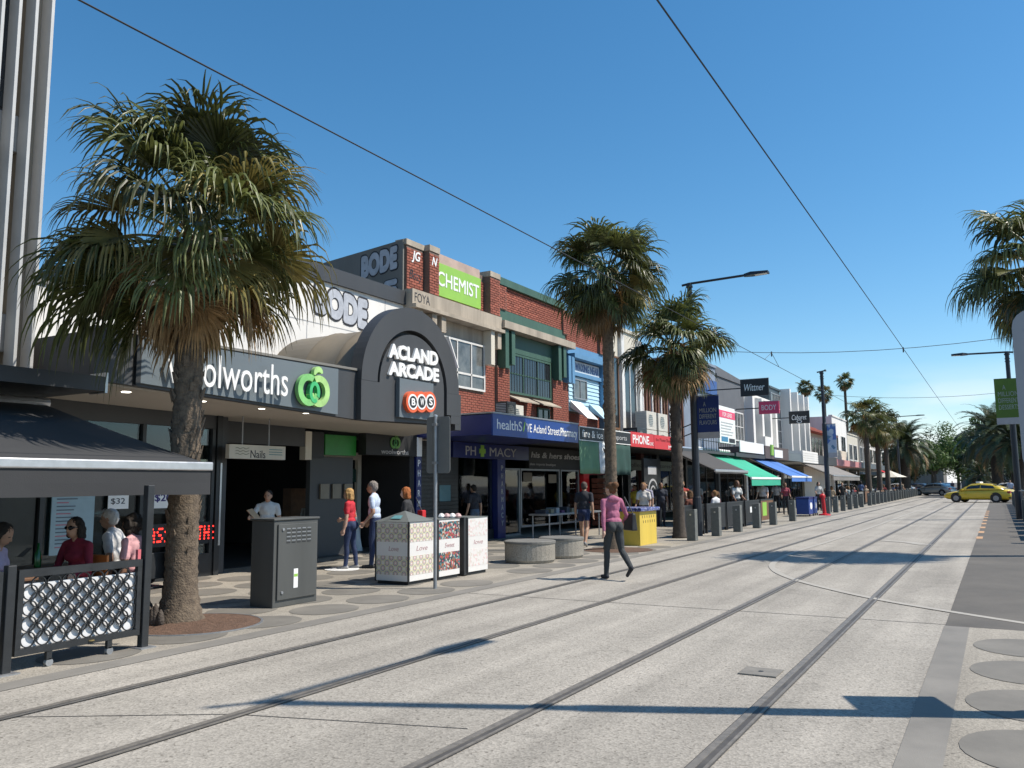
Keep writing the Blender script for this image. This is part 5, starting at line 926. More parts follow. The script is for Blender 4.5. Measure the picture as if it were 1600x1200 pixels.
# ---------------------------------------------------------------- lamps, poles, wires
def lamp(lab, x, y, h, arm, banner=None, r=.1, name='street_lamp', sign=None, bw=.6, bz=(3.15, 4.3), btext=None, bx=None):
    a = thing(name, lab, 'street lamp', (x, y, 0)); DP = pm('lamp_navy_black', (.018, .022, .03), .45, .2, 5)
    obj('pole', MB().tube([(x, y, 0), (x, y, 1.2), (x, y, 1.22), (x, y, h*.62), (x, y, h*.63), (x, y, h)], [r*1.25, r*1.25, r, r, r*.75, r*.7], 12), DP, a)
    ex, ey = x+arm[0], y+arm[1]; obj('arm', MB().tube([(x-.25*(arm[0] > 0)+.25*(arm[0] < 0), y-.3*(arm[1] > 0), h-.05), (x, y, h-.02), (x+arm[0]*.75, y+arm[1]*.75, h+.02)], .04, 8), DP, a); obj('collar', MB().lathe((x, y, h-.45), [(r*.9, 0), (r*.9, .03), (r*.7, .03), (r*.7, .12), (r*.9, .12), (r*.9, .15), (r*.7, .15), (r*.7, .3), (r*.95, .3), (r*.95, .36)], 12), DP, a)
    d = Vector((arm[0], arm[1], 0)).normalized(); s_ = Vector((-d.y, d.x, 0)); p0 = Vector((x, y, h+.02))+Vector((arm[0], arm[1], 0))*.7; p1 = Vector((ex, ey, h+.04)); v = []
    for p, w, zz in ((p0, .05, .04), (p0.lerp(p1, .3), .15, .06), (p1, .14, .02)): v.append([p-s_*w+Vector((0, 0, -.05)), p+s_*w+Vector((0, 0, -.05)), p+s_*w*.8+Vector((0, 0, zz)), p-s_*w*.8+Vector((0, 0, zz))])
    hd = obj('lamp_head', MB().rings(v), DP, a); q0, q1 = p0.lerp(p1, .45), p0.lerp(p1, .95); obj('lens', MB().add([q0-s_*.1+Vector((0, 0, -.055)), q0+s_*.1+Vector((0, 0, -.055)), q1+s_*.1+Vector((0, 0, -.055)), q1-s_*.1+Vector((0, 0, -.055))], [(0, 3, 2, 1)]), M_letter, hd)
    if banner:
        x0 = bx if bx is not None else x+.1; o = obj('banner', MB().box(x0, x0+bw, y-.02-(.14 if bx is not None else 0), y-(.14 if bx is not None else 0), bz[0], bz[1]), banner, a); Yb = y-.021-(.14 if bx is not None else 0)
        box('banner_foot', (x0, x0+bw, Yb+.003, Yb+.02, bz[0]-.17*(bz[1]-bz[0]), bz[0]-.003), pm('banner_grey', (.4, .38, .38), .6), a)
        for k, tx in enumerate(btext or []):
            hh = (bz[1]-bz[0])*.14; lettering(tx, o, pm('banner_ink', (.3, .33, .3), .6), Y=Yb, a0=x0+bw*(.12 if len(tx) > 1 else .3), a1=x0+bw*(.88 if len(tx) > 1 else .42), z0=bz[0]+(bz[1]-bz[0])*(.72-k*.17), z1=bz[0]+(bz[1]-bz[0])*(.72-k*.17)+hh*.85, depth=.004)
        for z in (bz[0]-.02, bz[1]+.02): obj('banner_arm', MB().tube([(x, y, z), (x0+(bw if bx is None else 0), y, z)], .015, 6), DP, a)
    if sign: plate_y(a, x, y, *sign)
    return a
def plate_y(a, x, y, dx, dy, z0, z1): obj('sign_plate', MB().hexa([(x-.01, y, z0), (x+.01, y, z0), (x+dx+.01, y+dy, z0), (x+dx-.01, y+dy, z0), (x-.01, y, z1), (x+.01, y, z1), (x+dx+.01, y+dy, z1), (x+dx-.01, y+dy, z1)]), M_galv, a)
BT = ['A', 'MILLION', 'DIFFERENT', 'FLAVOURS']
lamp('dark street lamp with blue banner beside the third palm', -8.28, 26.0, 8.15, (2.55, 0), pm('blue_banner', (.01, .03, .14), .7, .1), .115, btext=BT, bw=.72, bz=(3.25, 4.4))
lamp('dark tall pole with pale blue printed banner beyond the awnings', -8.25, 49.6, 7.95, (.25, 0), patterned('blue_white_print', [(.4, .46, .55), (.08, .16, .4), (.5, .55, .6), (.1, .2, .3)], 5, 'mix'), .13, name='banner_pole', bw=.5, bz=(3.3, 4.9))
lamp('dark street lamp with green banner near the right picture edge', .75, 42, 7.25, (-2.15, 0), pm('green_banner', (.09, .16, .02), .7, .12), .12, btext=['A', 'MILLION', 'DIFFERENT', 'DESSERTS'], bw=1.0, bz=(4.35, 6.05), bx=.17)
lamp('street lamp whose shadow lies across the tracks in the foreground', .95, 7.4, 8.35, (.19, 3.0), None, .1, sign=(-.2, .45, 1.8, 2.65))
lamp('far street lamp arm showing beyond the café palms', -8.4, 92, 8.2, (2.6, 0), None, .11)
def wire(lab, pts, r=.012, nm='overhead_wire', grp=None):
    tag(obj(nm, MB().tube(pts, r, 5), M_black), lab, 'wire', grp)
wire('overhead tram wire running from the top left towards the street end', [(-5.9, y, 5.38+.015*math.sin(y*.1)) for y in range(-4, 170, 6)], .0085)
wire('overhead tram wire running from the top centre towards the street end', [(-2.2, y, 5.66+.02*math.sin(y*.1)) for y in range(-4, 170, 6)], .0085)
def sag(a, b, s, n=12): a, b = Vector(a), Vector(b); return [a.lerp(b, i/n)-Vector((0, 0, s*4*(i/n)*(1-i/n))) for i in range(n+1)]
wire('span wire crossing the street from the lamp with the blue banner', sag((-8.28, 26, 5.95), (4.6, 29.5, 6.5), .55), .009)
wire('second span wire crossing the street farther away', sag((-8.25, 49.6, 6.6), (4.6, 53, 6.9), .5), .01)
for i, (x, l) in enumerate(((-5.9, 'wire hanger above the left tram wire'), (-2.2, 'wire hanger above the right tram wire'))):
    f = (x+8.28)/12.88; p = Vector((-8.28, 26, 5.95)).lerp(Vector((4.6, 29.5, 6.5)), f)-Vector((0, 0, .55*4*f*(1-f))); zc_ = 5.38 if i == 0 else 5.66
    a = thing('wire_hanger', l, 'wire hanger', p); obj('hanger_wire', MB().tube([p, (x, p.y-1.0, zc_)], .008, 4).tube([p, (x, p.y+1.0, zc_)], .008, 4), M_black, a); obj('clip', MB().tube([p+Vector((0, 0, .04)), p-Vector((0, 0, .12))], .02, 6), M_black, a)
t = thing('cafe_umbrella', 'pale café umbrella beside the far palms', 'umbrella', (-8.9, 88, 0)); obj('canopy', MB().add([(-8.9+1.5*math.cos(R(k*60)), 88+1.5*math.sin(R(k*60)), 2.1) for k in range(6)]+[(-8.9, 88, 2.75)], [(k, (k+1) % 6, 6) for k in range(6)]), M_cream, t); obj('pole', MB().tube([(-8.9, 88, 0), (-8.9, 88, 2.7)], .03, 6), M_wood, t)
# ---------------------------------------------------------------- people
PEOPLE = []
def uv_sphere(c, r, n=10, m=7):
    v = [(c[0], c[1], c[2]+r)]; f = []
    for i in range(1, m):
        for j in range(n): a, b = math.pi*i/m, 2*math.pi*j/n; v.append((c[0]+r*math.sin(a)*math.cos(b), c[1]+r*math.sin(a)*math.sin(b), c[2]+r*math.cos(a)))
    v.append((c[0], c[1], c[2]-r)); L = len(v)-1
    for j in range(n): f.append((0, 1+j, 1+(j+1) % n)); f.append((L, L-n+(j+1) % n, L-n+j))
    for i in range(m-2):
        for j in range(n): a = 1+i*n+j; b = 1+i*n+(j+1) % n; f.append((a, a+n, b+n, b))
    return v, f
class Body:
    def __init__(s): s.p = []
    def cap(s, a, b, ra, rb, m): s.p.append(('c', Vector(a), Vector(b), ra, rb, m))
    def ell(s, c, r, m, rot=None): s.p.append(('e', Vector(c), rot or Matrix.Identity(3), Vector(r), 0, m))
    def mesh(s):
        mb = MB()
        for k, a, b, ra, rb, m in s.p:
            if k == 'c':
                mb.add(*uv_sphere(a, ra)); mb.add(*uv_sphere(b, rb)); d = b-a
                if d.length > 1e-4:
                    d.normalize(); u = d.cross(Vector((0, 0, 1)) if abs(d.z) < .9 else Vector((1, 0, 0))).normalized(); w = d.cross(u)
                    mb.rings([[p+(u*math.cos(2*math.pi*j/10)+w*math.sin(2*math.pi*j/10))*r for j in range(10)] for p, r in ((a, ra), (b, rb))])
            else:
                v, f = uv_sphere((0, 0, 0), 1, 14, 10); mb.add([a+b @ Vector((x*ra.x, y*ra.y, z*ra.z)) for x, y, z in v], f)
        return mb
    def label(s, P):
        best = np.full(len(P), 1e9); lab = np.zeros(len(P), int)
        for k, a, b, ra, rb, m in s.p:
            if k == 'c':
                A, D = np.array(a), np.array(b-a); t = np.clip(((P-A) @ D)/max(D @ D, 1e-9), 0, 1); d = np.linalg.norm(P-A-t[:, None]*D, axis=1)-(ra+(rb-ra)*t)
            else:
                Q = (P-np.array(a)) @ np.array(b); rr = np.array(ra); q = np.linalg.norm(Q/rr, axis=1); d = (q-1)*rr.min()*.9
            u = d < best; best[u] = d[u]; lab[u] = m
        return lab
def rotx(v, ax, ang): return Matrix.Rotation(ang, 3, ax) @ v
def person(lab, loc, yaw, H=1.7, top=(.3, .3, .3), bottom=(.03, .035, .05), skin=(.42, .25, .17), hair=(.05, .03, .02), shoes=(.03, .03, .03), fem=False, sleeve='short', legs='long', hairstyle='short', lean=4, hip=(3, -3), knee=(4, 4), sh=(6, -6), ab=(9, 9), el=(15, 15), head=0, sit=False, vox=.016, group=None, coat=None, extra=None, shadefree=None, hy=0):
    b = Body(); k = H/1.7; SK, TP, BT_, SH, EY, LP, HR = 0, 1, 2, 3, 4, 5, 6
    f = Vector((1, 0, 0)); z = Vector((0, 0, 1))
    if sit: hip = (82, 78); knee = (85, 80)
    hw = .085 if not fem else .09; th, sk_ = .43, .42
    def leg(s, h, kn):
        hipj = Vector((0, s*hw, 0)); d = Vector((math.sin(R(h)), s*.03, -math.cos(R(h)))); kj = hipj+d*th; a2 = R(h-kn); d2 = Vector((math.sin(a2), 0, -math.cos(a2))); aj = kj+d2*sk_; return hipj, kj, aj, a2
    Ls = [leg(1, hip[0], knee[0]), leg(-1, hip[1], knee[1])]
    low = min(l[2].z for l in Ls)-.075; pz = -low
    P = lambda v: (v+Vector((0, 0, pz)))*k
    for (hj, kj, aj, a2) in Ls:
        m2 = BT_ if legs == 'long' else SK
        b.cap(P(hj+Vector((-.005, 0, -.02))), P(hj.lerp(kj, .5)), .092*k if fem else .088*k, .076*k, BT_); b.cap(P(hj.lerp(kj, .5)), P(kj), .076*k if legs != 'bare' else .07*k, .058*k, BT_ if legs != 'bare' else SK)
        calf = kj.lerp(aj, .3)+Vector((-.015, 0, 0)); b.cap(P(kj), P(calf), .056*k, .058*k, m2); b.cap(P(calf), P(aj), .058*k, (.042 if legs != 'wide' else .06)*k, m2)
        if a2 < -.5: ft = Vector((math.cos(a2+.25), 0, math.sin(a2+.25)))  # heel lifted
        else: ft = Vector((1, 0, 0))
        hl = aj+Vector((0, 0, -.035)); toe = hl+ft*.17+Vector((0, 0, -.012)); b.cap(P(aj), P(hl), .04*k, .042*k, SH); b.cap(P(hl-ft*.035), P(toe), .04*k, .032*k, SH)
    la = R(lean); T = lambda v: P(Matrix.Rotation(la, 3, 'Y') @ v)
    w = .165 if fem else .19
    if fem:
        b.ell(T(Vector((-.012, 0, .03))), (.115*k, .17*k, .115*k), BT_); b.ell(T(Vector((-.065, .075, -.015))), (.085*k, .085*k, .1*k), BT_); b.ell(T(Vector((-.065, -.075, -.015))), (.085*k, .085*k, .1*k), BT_)
        b.ell(T(Vector((0, 0, .19))), (.098*k, .13*k, .15*k), TP); b.ell(T(Vector((.0, 0, .36))), (.105*k, .148*k, .17*k), TP); b.ell(T(Vector((.07, 0, .33))), (.07*k, .12*k, .075*k), TP); b.ell(T(Vector((0, 0, .1))), (.118*k, .165*k, .07*k), TP)
    else:
        b.ell(T(Vector((-.01, 0, .02))), (.115*k, .165*k, .11*k), BT_); b.ell(T(Vector((-.05, 0, -.02))), (.09*k, .14*k, .09*k), BT_); b.ell(T(Vector((.005, 0, .17))), (.12*k, .16*k, .16*k), TP); b.ell(T(Vector((0, 0, .36))), (.118*k, .175*k, .18*k), TP); b.ell(T(Vector((0, 0, .09))), (.125*k, .172*k, .08*k), TP)
    shz = .44; b.cap(T(Vector((0, w-.03, shz))), T(Vector((0, -w+.03, shz))), .062*k, .062*k, TP); b.cap(T(Vector((0, w-.05, shz+.01))), T(Vector((0, .03, .5))), .05*k, .05*k, TP); b.cap(T(Vector((0, -w+.05, shz+.01))), T(Vector((0, -.03, .5))), .05*k, .05*k, TP)
    for i, s in enumerate((1, -1)):
        S0 = Vector((0, s*w, shz)); a1, o1, e1 = R(sh[i]-lean), R(ab[i]), R(el[i])
        d1 = Vector((math.sin(a1)*math.cos(o1), s*math.sin(o1), -math.cos(a1)*math.cos(o1))); E = S0+d1*.285; d2 = Vector((math.sin(a1+e1)*math.cos(o1), s*math.sin(o1)*.4, -math.cos(a1+e1)*math.cos(o1))).normalized(); Wj = E+d2*.245
        ms, mf = (TP, TP) if sleeve == 'long' else (TP, SK)
        b.cap(T(S0), T(S0.lerp(E, .55)), .056*k, .05*k, TP if sleeve != 'none' else SK); b.cap(T(S0.lerp(E, .55)), T(E), .045*k, .041*k, TP if sleeve == 'long' else SK)
        if sleeve == 'short': b.cap(T(S0.lerp(E, .3)), T(S0.lerp(E, .6)), .06*k, .06*k, TP)
        b.cap(T(E), T(E.lerp(Wj, .4)), .041*k, .041*k, mf); b.cap(T(E.lerp(Wj, .4)), T(Wj), .041*k, .029*k, mf)
        pal = Wj+d2*.055; sd_ = Vector((1, 0, 0)) if abs(d2.x) < .6 else Vector((0, 0, 1)); sd_ = (sd_-d2*sd_.dot(d2)).normalized(); nn = d2.cross(sd_)*s
        b.cap(T(Wj), T(pal), .027*k, .033*k, SK); b.cap(T(pal+sd_*.022), T(pal-sd_*.022), .017*k, .017*k, SK)
        for q in range(4):
            o_ = sd_*(.033-.022*q); ln = (.07, .078, .074, .058)[q]; p0 = pal+o_+d2*.012; p1 = p0+d2*ln*.5+nn*-.006; p2 = p1+d2*ln*.45+nn*-.022; b.cap(T(p0), T(p1), .0098*k, .0092*k, SK); b.cap(T(p1), T(p2), .0092*k, .008*k, SK)
        t0 = pal+sd_*.028-d2*.03; t1 = t0+sd_*.03+d2*.03; b.cap(T(t0), T(t1), .0115*k, .0105*k, SK); b.cap(T(t1), T(t1+d2*.03-nn*.01), .0105*k, .009*k, SK)
    # neck and head
    nb = T(Vector((0, 0, .49))); hc = nb+(Vector((.035+.09*math.sin(la), 0, .155))+Vector((0, 0, 0)))*k
    b.cap(nb-Vector((0, 0, .03*k)), hc-Vector((.02*k, 0, .06*k)), .052*k if not fem else .046*k, .05*k if not fem else .044*k, SK)
    HRt = Matrix.Rotation(R(head), 3, 'Z') @ Matrix.Rotation(R(hy), 3, 'Y'); hd = lambda x, y, zz: hc+HRt @ Vector((x*k, y*k, zz*k))
    b.ell(hd(0, 0, .02), (.096*k, .076*k, .105*k), SK, HRt); b.ell(hd(.022, 0, -.045), (.07*k, .058*k, .07*k), SK, HRt)
    b.cap(hd(.088, 0, .01), hd(.104, 0, -.028), .011*k, .015*k, SK)
    for s in (1, -1): b.ell(hd(-.005, s*.078, -.005), (.02*k, .012*k, .032*k), SK, HRt); b.ell(hd(.083, s*.033, .008), (.012*k, .014*k, .009*k), EY, HRt)
    b.ell(hd(.084, 0, -.068), (.012*k, .024*k, .009*k), LP, HRt)
    h = Body()
    h.ell(hd(-.02, 0, .045), (.1*k, .087*k, .093*k), HR, HRt); h.ell(hd(-.045, 0, .01), (.075*k, .082*k, .09*k), HR, HRt)
    if hairstyle in ('long', 'bob'):
        L_ = .2 if hairstyle == 'long' else .1
        for s in (-1, 0, 1): h.cap(hd(-.06, s*.055, .0), hd(-.07, s*.06, -L_), .045*k, .04*k, HR)
        for s in (-1, 1): h.cap(hd(.0, s*.078, .03), hd(-.01, s*.08, -L_*.9), .03*k, .03*k, HR)
    if hairstyle == 'bun': h.ell(hd(-.11, .0, .085), (.06*k, .062*k, .06*k), HR, HRt); h.cap(hd(-.09, 0, .06), hd(-.13, 0, -.02), .03*k, .02*k, HR)
    if hairstyle == 'curly':
        rr = random.Random(3)
        for q in range(26): a = Vector((rr.gauss(-.3, .6), rr.gauss(0, 1), rr.gauss(.3, .8))).normalized(); h.ell(hd(-.03+a.x*.1, a.y*.1, .02+a.z*.11-(.06 if q % 3 == 0 else 0)), (.04*k,)*3, HR)
    if coat:   # hood of a hooded top
        b.ell(T(Vector((-.075, 0, .475))), (.07*k, .115*k, .065*k), TP)
    if extra: extra(b, T, hd, k)
    PEOPLE.append(dict(lab=lab, loc=loc, yaw=yaw, body=b, hair=h if hairstyle != 'bald' else None, vox=vox, group=group, cols=dict(skin=skin, top=top, bottom=bottom, shoes=shoes, hair=hair), hd=(hc, HRt, k)))
def col_mat(kind, c):
    nm = '%s_%02d_%02d_%02d' % (kind, int(c[0]*99), int(c[1]*99), int(c[2]*99))
    return pm(nm, c, .55 if kind == 'skin' else .85, .16, 7, .25 if kind != 'skin' else .03, 22 if kind != 'hair' else 60)
def finish_people():
    tmp = []
    for q in PEOPLE:
        for key in ('body', 'hair'):
            if q[key] is None: continue
            mb = q[key].mesh(); me = bpy.data.meshes.new('tmp'); me.from_pydata([tuple(v) for v in mb.v], [], mb.f); o = bpy.data.objects.new('tmp', me); COL.objects.link(o)
            r = o.modifiers.new('r', 'REMESH'); r.mode = 'VOXEL'; r.voxel_size = q['vox'] if key == 'body' else max(q['vox'], .012); s = o.modifiers.new('s', 'SMOOTH'); s.factor = .5; s.iterations = 3; tmp.append((q, key, o))
    bpy.context.view_layer.update(); dg = bpy.context.evaluated_depsgraph_get(); out = []
    for q, key, o in tmp: out.append((q, key, bpy.data.meshes.new_from_object(o.evaluated_get(dg))))
    for _, _, o in tmp: bpy.data.objects.remove(o)
    for q, key, me in out:
        c = q['cols']; n = len(me.vertices); v = np.empty(n*3); me.vertices.foreach_get('co', v); v = v.reshape(-1, 3)
        if key == 'hair':
            rr = np.random.RandomState(4); c_ = v.mean(0); az_ = np.arctan2(v[:, 1]-c_[1], v[:, 0]-c_[0]); st_ = (np.sin(az_*31+9*np.sin(v[:, 2]*25))*.5+np.sin(az_*53+v[:, 2]*30)*.5)*.0055; dv = v-c_; dv /= np.maximum(np.linalg.norm(dv, axis=1), 1e-5)[:, None]; me.vertices.foreach_set('co', (v+dv*st_[:, None]+rr.normal(0, .002, v.shape)).ravel())
        if key == 'body':
            pc = np.empty(len(me.polygons)*3); me.polygons.foreach_get('center', pc); lab = q['body'].label(pc.reshape(-1, 3)); me.materials.clear()
            for m in (col_mat('skin', c['skin']), col_mat('top', c['top']), col_mat('trousers', c['bottom']), col_mat('shoes', c['shoes']), pm('eye_dark', (.02, .015, .012), .3), pm('lips', (.3, .12, .1), .5), col_mat('hair', c['hair']), pm('lens_black', (.01, .01, .012), .1)): me.materials.append(m)
            
            nr = np.empty(n*3); me.vertices.foreach_get('normal', nr); nr = nr.reshape(-1, 3); vl = q['body'].label(v); cl = np.isin(vl, (1, 2)) * 1.0; jj = np.where(vl == 2, .6, 1.0)
            fold = np.sin(22*v[:, 2]+3*np.sin(9*v[:, 0]+5*v[:, 1])+2.5*np.sin(11*v[:, 1]+5*v[:, 2]))*.6+np.sin(38*v[:, 2]-4*np.sin(12*v[:, 1])+22*v[:, 0])*.3
            me.vertices.foreach_set('co', (v+nr*(fold*cl*jj*.0065)[:, None]).ravel())
            me.polygons.foreach_set('material_index', lab.astype(np.int32)); me.name = 'person'; o = bpy.data.objects.new('person', me); COL.objects.link(o); o.location = q['loc']; o.rotation_euler = (0, 0, q['yaw']); tag(o, q['lab'], 'person', q['group']); q['o'] = o
        else:
            me.materials.clear(); me.materials.append(col_mat('hair', c['hair'])); me.polygons.foreach_set('material_index', np.zeros(len(me.polygons), np.int32)); me.name = 'hair'; o = bpy.data.objects.new('hair', me); COL.objects.link(o); o.parent = q['o']
        me.polygons.foreach_set('use_smooth', [True]*len(me.polygons)); me.update()
def shades(b, T, hd, k):
    for s in (1, -1): b.ell(hd(.088, s*.035, .008), (.014*k, .03*k, .023*k), 7); b.cap(hd(.085, s*.065, .012), hd(0, s*.082, .012), .005*k, .005*k, 7)
TAN, PALE, BRN = (.4, .235, .155), (.5, .31, .23), (.22, .115, .07)
person('woman in pink hooded top and dark leggings walking across the tracks', (-5.84, 13.6, 0), R(140), 1.67, (.36, .115, .19), (.035, .04, .042), PALE, (.13, .06, .025), (.02, .022, .028), True, 'long', 'long', 'bun', 5, (11, -12), (6, 40), (-10, 10), (12, 26), (8, 60), 25, vox=.0095, coat=True)
person('blonde woman in a red shirt and jeans standing beside the man', (-11.28, 13.0, 0), R(200), 1.6, (.5, .025, .04), (.02, .035, .09), PALE, (.4, .24, .09), (.3, .3, .3), True, 'short', 'long', 'bob', 2, (6, -4), (4, 6), (4, 6), (6, 6), (12, 75), vox=.0115)
person('grey haired man in a light blue shirt and jeans standing close to a woman', (-11.0, 13.42, 0), R(205), 1.74, (.5, .58, .72), (.02, .035, .085), TAN, (.22, .19, .17), (.05, .05, .05), False, 'short', 'long', 'short', 3, (5, -5), (5, 5), (-4, 8), (10, 10), (50, 35), vox=.0115)
person('young person in white shirt holding papers before the dark arcade', (-12.4, 11.85, 0), R(-40), 1.58, (.5, .52, .52), (.03, .035, .04), TAN, (.012, .01, .01), (.02, .02, .02), False, 'short', 'long', 'short', 2, (2, -2), (3, 3), (12, 25), (12, 26), (30, 70), -15, vox=.0115)
person('red haired person in a dark jacket behind the pattern bins', (-10.4, 13.75, 0), R(200), 1.62, (.03, .03, .032), (.03, .03, .035), PALE, (.32, .1, .025), (.02, .02, .02), True, 'long', 'long', 'bob', 4, (10, -8), (6, 12), (8, -8), (9, 9), (20, 20), vox=.014)
person('person in a black t shirt looking into the pharmacy window', (-13.0, 20.3, 0), R(170), 1.66, (.02, .022, .03), (.06, .1, .16), TAN, (.02, .015, .012), (.02, .02, .02), False, 'short', 'long', 'short', 2, vox=.018)
person('woman with dark hair in a violet top bent over her phone at the left edge', (-9.25, 4.9, 0), R(35), 1.62, (.42, .36, .5), (.02, .02, .03), TAN, (.015, .012, .012), (.02, .02, .02), True, 'short', 'long', 'long', 16, sit=True, sh=(35, 35), ab=(5, 5), el=(70, 70), hy=22, vox=.0115)
person('dark haired woman in sunglasses and a deep red top at the café table', (-9.2, 5.95, 0), R(-78), 1.64, (.2, .012, .03), (.02, .02, .03), TAN, (.02, .014, .012), (.02, .02, .02), True, 'long', 'long', 'bob', 8, sit=True, sh=(25, 25), ab=(16, 16), el=(70, 70), extra=shades, vox=.0115)
person('white haired man in a white collar seated behind the diners', (-9.8, 6.85, 0), R(215), 1.72, (.6, .6, .6), (.03, .03, .04), TAN, (.58, .56, .52), (.02, .02, .02), False, 'short', 'long', 'short', 10, sit=True, vox=.0115)
person('curly haired woman in a pink and white top seated with her back turned', (-9.0, 6.6, 0), R(200), 1.66, (.62, .34, .36), (.02, .02, .03), BRN, (.02, .014, .012), (.02, .02, .02), True, 'short', 'long', 'curly', 14, sit=True, sh=(20, 30), ab=(14, 14), vox=.0115)
person('person in dark shirt and blue shorts half hidden by the slim palm', (-9.6, 20.4, 0), R(100), 1.72, (.02, .022, .03), (.02, .03, .08), TAN, (.08, .06, .05), (.25, .25, .25), False, 'short', 'bare', 'short', 4, (14, -10), (6, 22), vox=.016)
person('man in a plain grey violet t shirt walking in the shade by the phone shop', (-10.1, 26.3, 0), R(-95), 1.74, (.34, .33, .42), (.03, .03, .04), TAN, (.02, .016, .014), (.03, .03, .03), False, 'short', 'long', 'short', 3, (14, -10), (6, 20), vox=.018)
person('person in dark clothes standing in the phone shop shade', (-11.3, 31.0, 0), R(-60), 1.7, (.03, .035, .05), (.02, .02, .03), BRN, (.02, .016, .014), vox=.022)
person('person with a yellow top in the dark phone shop', (-12.0, 30.2, 0), R(-100), 1.62, (.4, .36, .05), (.02, .02, .03), BRN, (.02, .016, .014), vox=.022)
CAFE = [((-8.75, 26.9), 150, (.16, .05, .03), 'auburn haired diner with bare shoulders behind the first café screen', 'bob', True, True), ((-9.3, 27.9), -60, (.02, .02, .025), 'diner in black leaning on the first café screen', 'short', False, True), ((-9.9, 29.4), -70, (.4, .04, .03), 'man in a red shirt standing behind the café screens', 'short', False, False), ((-8.8, 29.9), 165, (.6, .6, .6), 'diner in a white shirt with back turned behind the third café screen', 'short', False, True), ((-9.2, 31.6), 200, (.12, .03, .03), 'diner in dark red behind the fourth café screen', 'bob', True, True), ((-9.0, 33.3), -40, (.55, .55, .52), 'standing person in a white top below the green awning', 'long', True, False), ((-9.4, 34.6), 180, (.05, .06, .06), 'diner in dark grey below the green awning', 'short', False, True), ((-9.6, 24.8), -80, (.6, .58, .55), 'person in a white top behind the street lamp', 'short', True, False), ((-9.8, 41.0), -85, (.42, .42, .46), 'pedestrian in a pale shirt below the blue awning', 'short', False, False), ((-9.6, 45.0), -70, (.32, .06, .08), 'pedestrian in a dull red top beside the tall pole', 'short', True, False)]
for (xy, yw, c, l, hs, fm, st_) in CAFE:
    person(l, (xy[0], xy[1], 0), R(yw), rnd.uniform(1.62, 1.78), c, (.03, .03, .04), rnd.choice((TAN, PALE, BRN)), rnd.choice(((.02, .015, .012), (.1, .05, .02), (.25, .13, .05))), (.03, .03, .03), fm, 'short', 'long', hs, 5, sit=st_, sh=(15, 20), el=(50, 40), vox=.022)
CAFE2 = [((-9.5, 28.9), -30, (.1, .12, .2), 'diner in navy behind the second café screen', 'short', False, True), ((-9.9, 31.0), 200, (.02, .02, .02), 'dark clothed diner under the grey awning', 'short', False, True), ((-10.4, 32.6), -80, (.3, .28, .25), 'waiting person in beige under the grey awning', 'short', False, False), ((-9.9, 36.2), 10, (.06, .1, .08), 'diner in dark green below the green awning', 'bob', True, True), ((-10.2, 38.5), -100, (.05, .05, .06), 'pedestrian in black below the green awning', 'short', False, False), ((-10.6, 47.5), -95, (.5, .5, .5), 'pedestrian in white beyond the blue awning', 'short', False, False)]
for (xy, yw, c, l, hs, fm, st_) in CAFE2:
    person(l, (xy[0], xy[1], 0), R(yw), rnd.uniform(1.62, 1.78), c, (.03, .03, .04), rnd.choice((TAN, PALE, BRN)), rnd.choice(((.02, .015, .012), (.1, .05, .02), (.25, .13, .05))), (.03, .03, .03), fm, 'short', 'long', hs, 5, sit=st_, sh=(15, 20), el=(50, 40), vox=.022)
for (xy, yw, c, l, hs, fm, st_) in CAFE+CAFE2:
    if st_: chair('black café chair under the '+l.split(' behind')[0].split(' leaning')[0].split(' with')[0], xy[0], xy[1], R(yw), M_blackm)
PC = [(.5, .5, .48), (.05, .05, .07), (.3, .05, .05), (.1, .14, .25), (.4, .3, .2), (.02, .02, .02), (.25, .3, .3)]
for k in range(26):
    y = 51+k*2.0+rnd.uniform(-.4, .4); person('distant café diner in %s, %s along the far tables behind the bollards' % (['white', 'dark grey', 'dark red', 'blue', 'tan', 'black', 'grey green'][k % 7], ORD[k]), (rnd.uniform(-9.8, -9.0), y, 0), R(rnd.choice((-90, 90, 180, 0, -60))), rnd.uniform(1.6, 1.8), PC[k % 7], (.03, .03, .04), rnd.choice((TAN, PALE, BRN)), rnd.choice(((.02, .015, .012), (.16, .08, .03))), fem=k % 2 == 0, hairstyle='bob' if k % 2 == 0 else 'short', sit=k % 5 != 0, sh=(20, 25), el=(50, 50), vox=.034, group='distant café diners')
for k, (x, y, c, l) in enumerate(((1.0, 88, (.4, .45, .55), 'distant pedestrian in pale blue right of the taxi'), (-6.9, 132, (.5, .5, .5), 'distant pedestrian in white near the crossing'), (-5.6, 136, (.05, .05, .08), 'distant pedestrian in dark clothes near the crossing'))):
    person(l, (x, y, 0), R(-90), 1.75, c, (.03, .03, .05), hip=(12, -12), knee=(5, 18), vox=.034)
finish_people()
WO = (-5.84, 13.6)
d_ = Vector((math.cos(R(140)), math.sin(R(140)), 0)); s_ = Vector((d_.y, -d_.x, 0))
c0 = Vector((WO[0], WO[1], 0))+s_*.34+d_*.02
t = thing('shoulder_bag', 'black bag carried under the arm of the woman in pink', 'bag', (c0.x, c0.y, .85)); mb = MB()
mb.hexa([tuple(c0+d_*a+s_*b+Vector((0, 0, z))) for a, b, z in ((-.17, -.06, .82), (.17, -.06, .82), (.17, .06, .82), (-.17, .06, .82), (-.15, -.035, 1.12), (.15, -.035, 1.12), (.15, .035, 1.12), (-.15, .035, 1.12))]); obj('bag_body', mb, M_black, t, bevel=.02); obj('strap', MB().tube([c0+d_*-.12+Vector((0, 0, 1.1)), c0-s_*.1+Vector((0, 0, 1.4)), c0+d_*.12+Vector((0, 0, 1.1))], .012, 5), M_black, t)
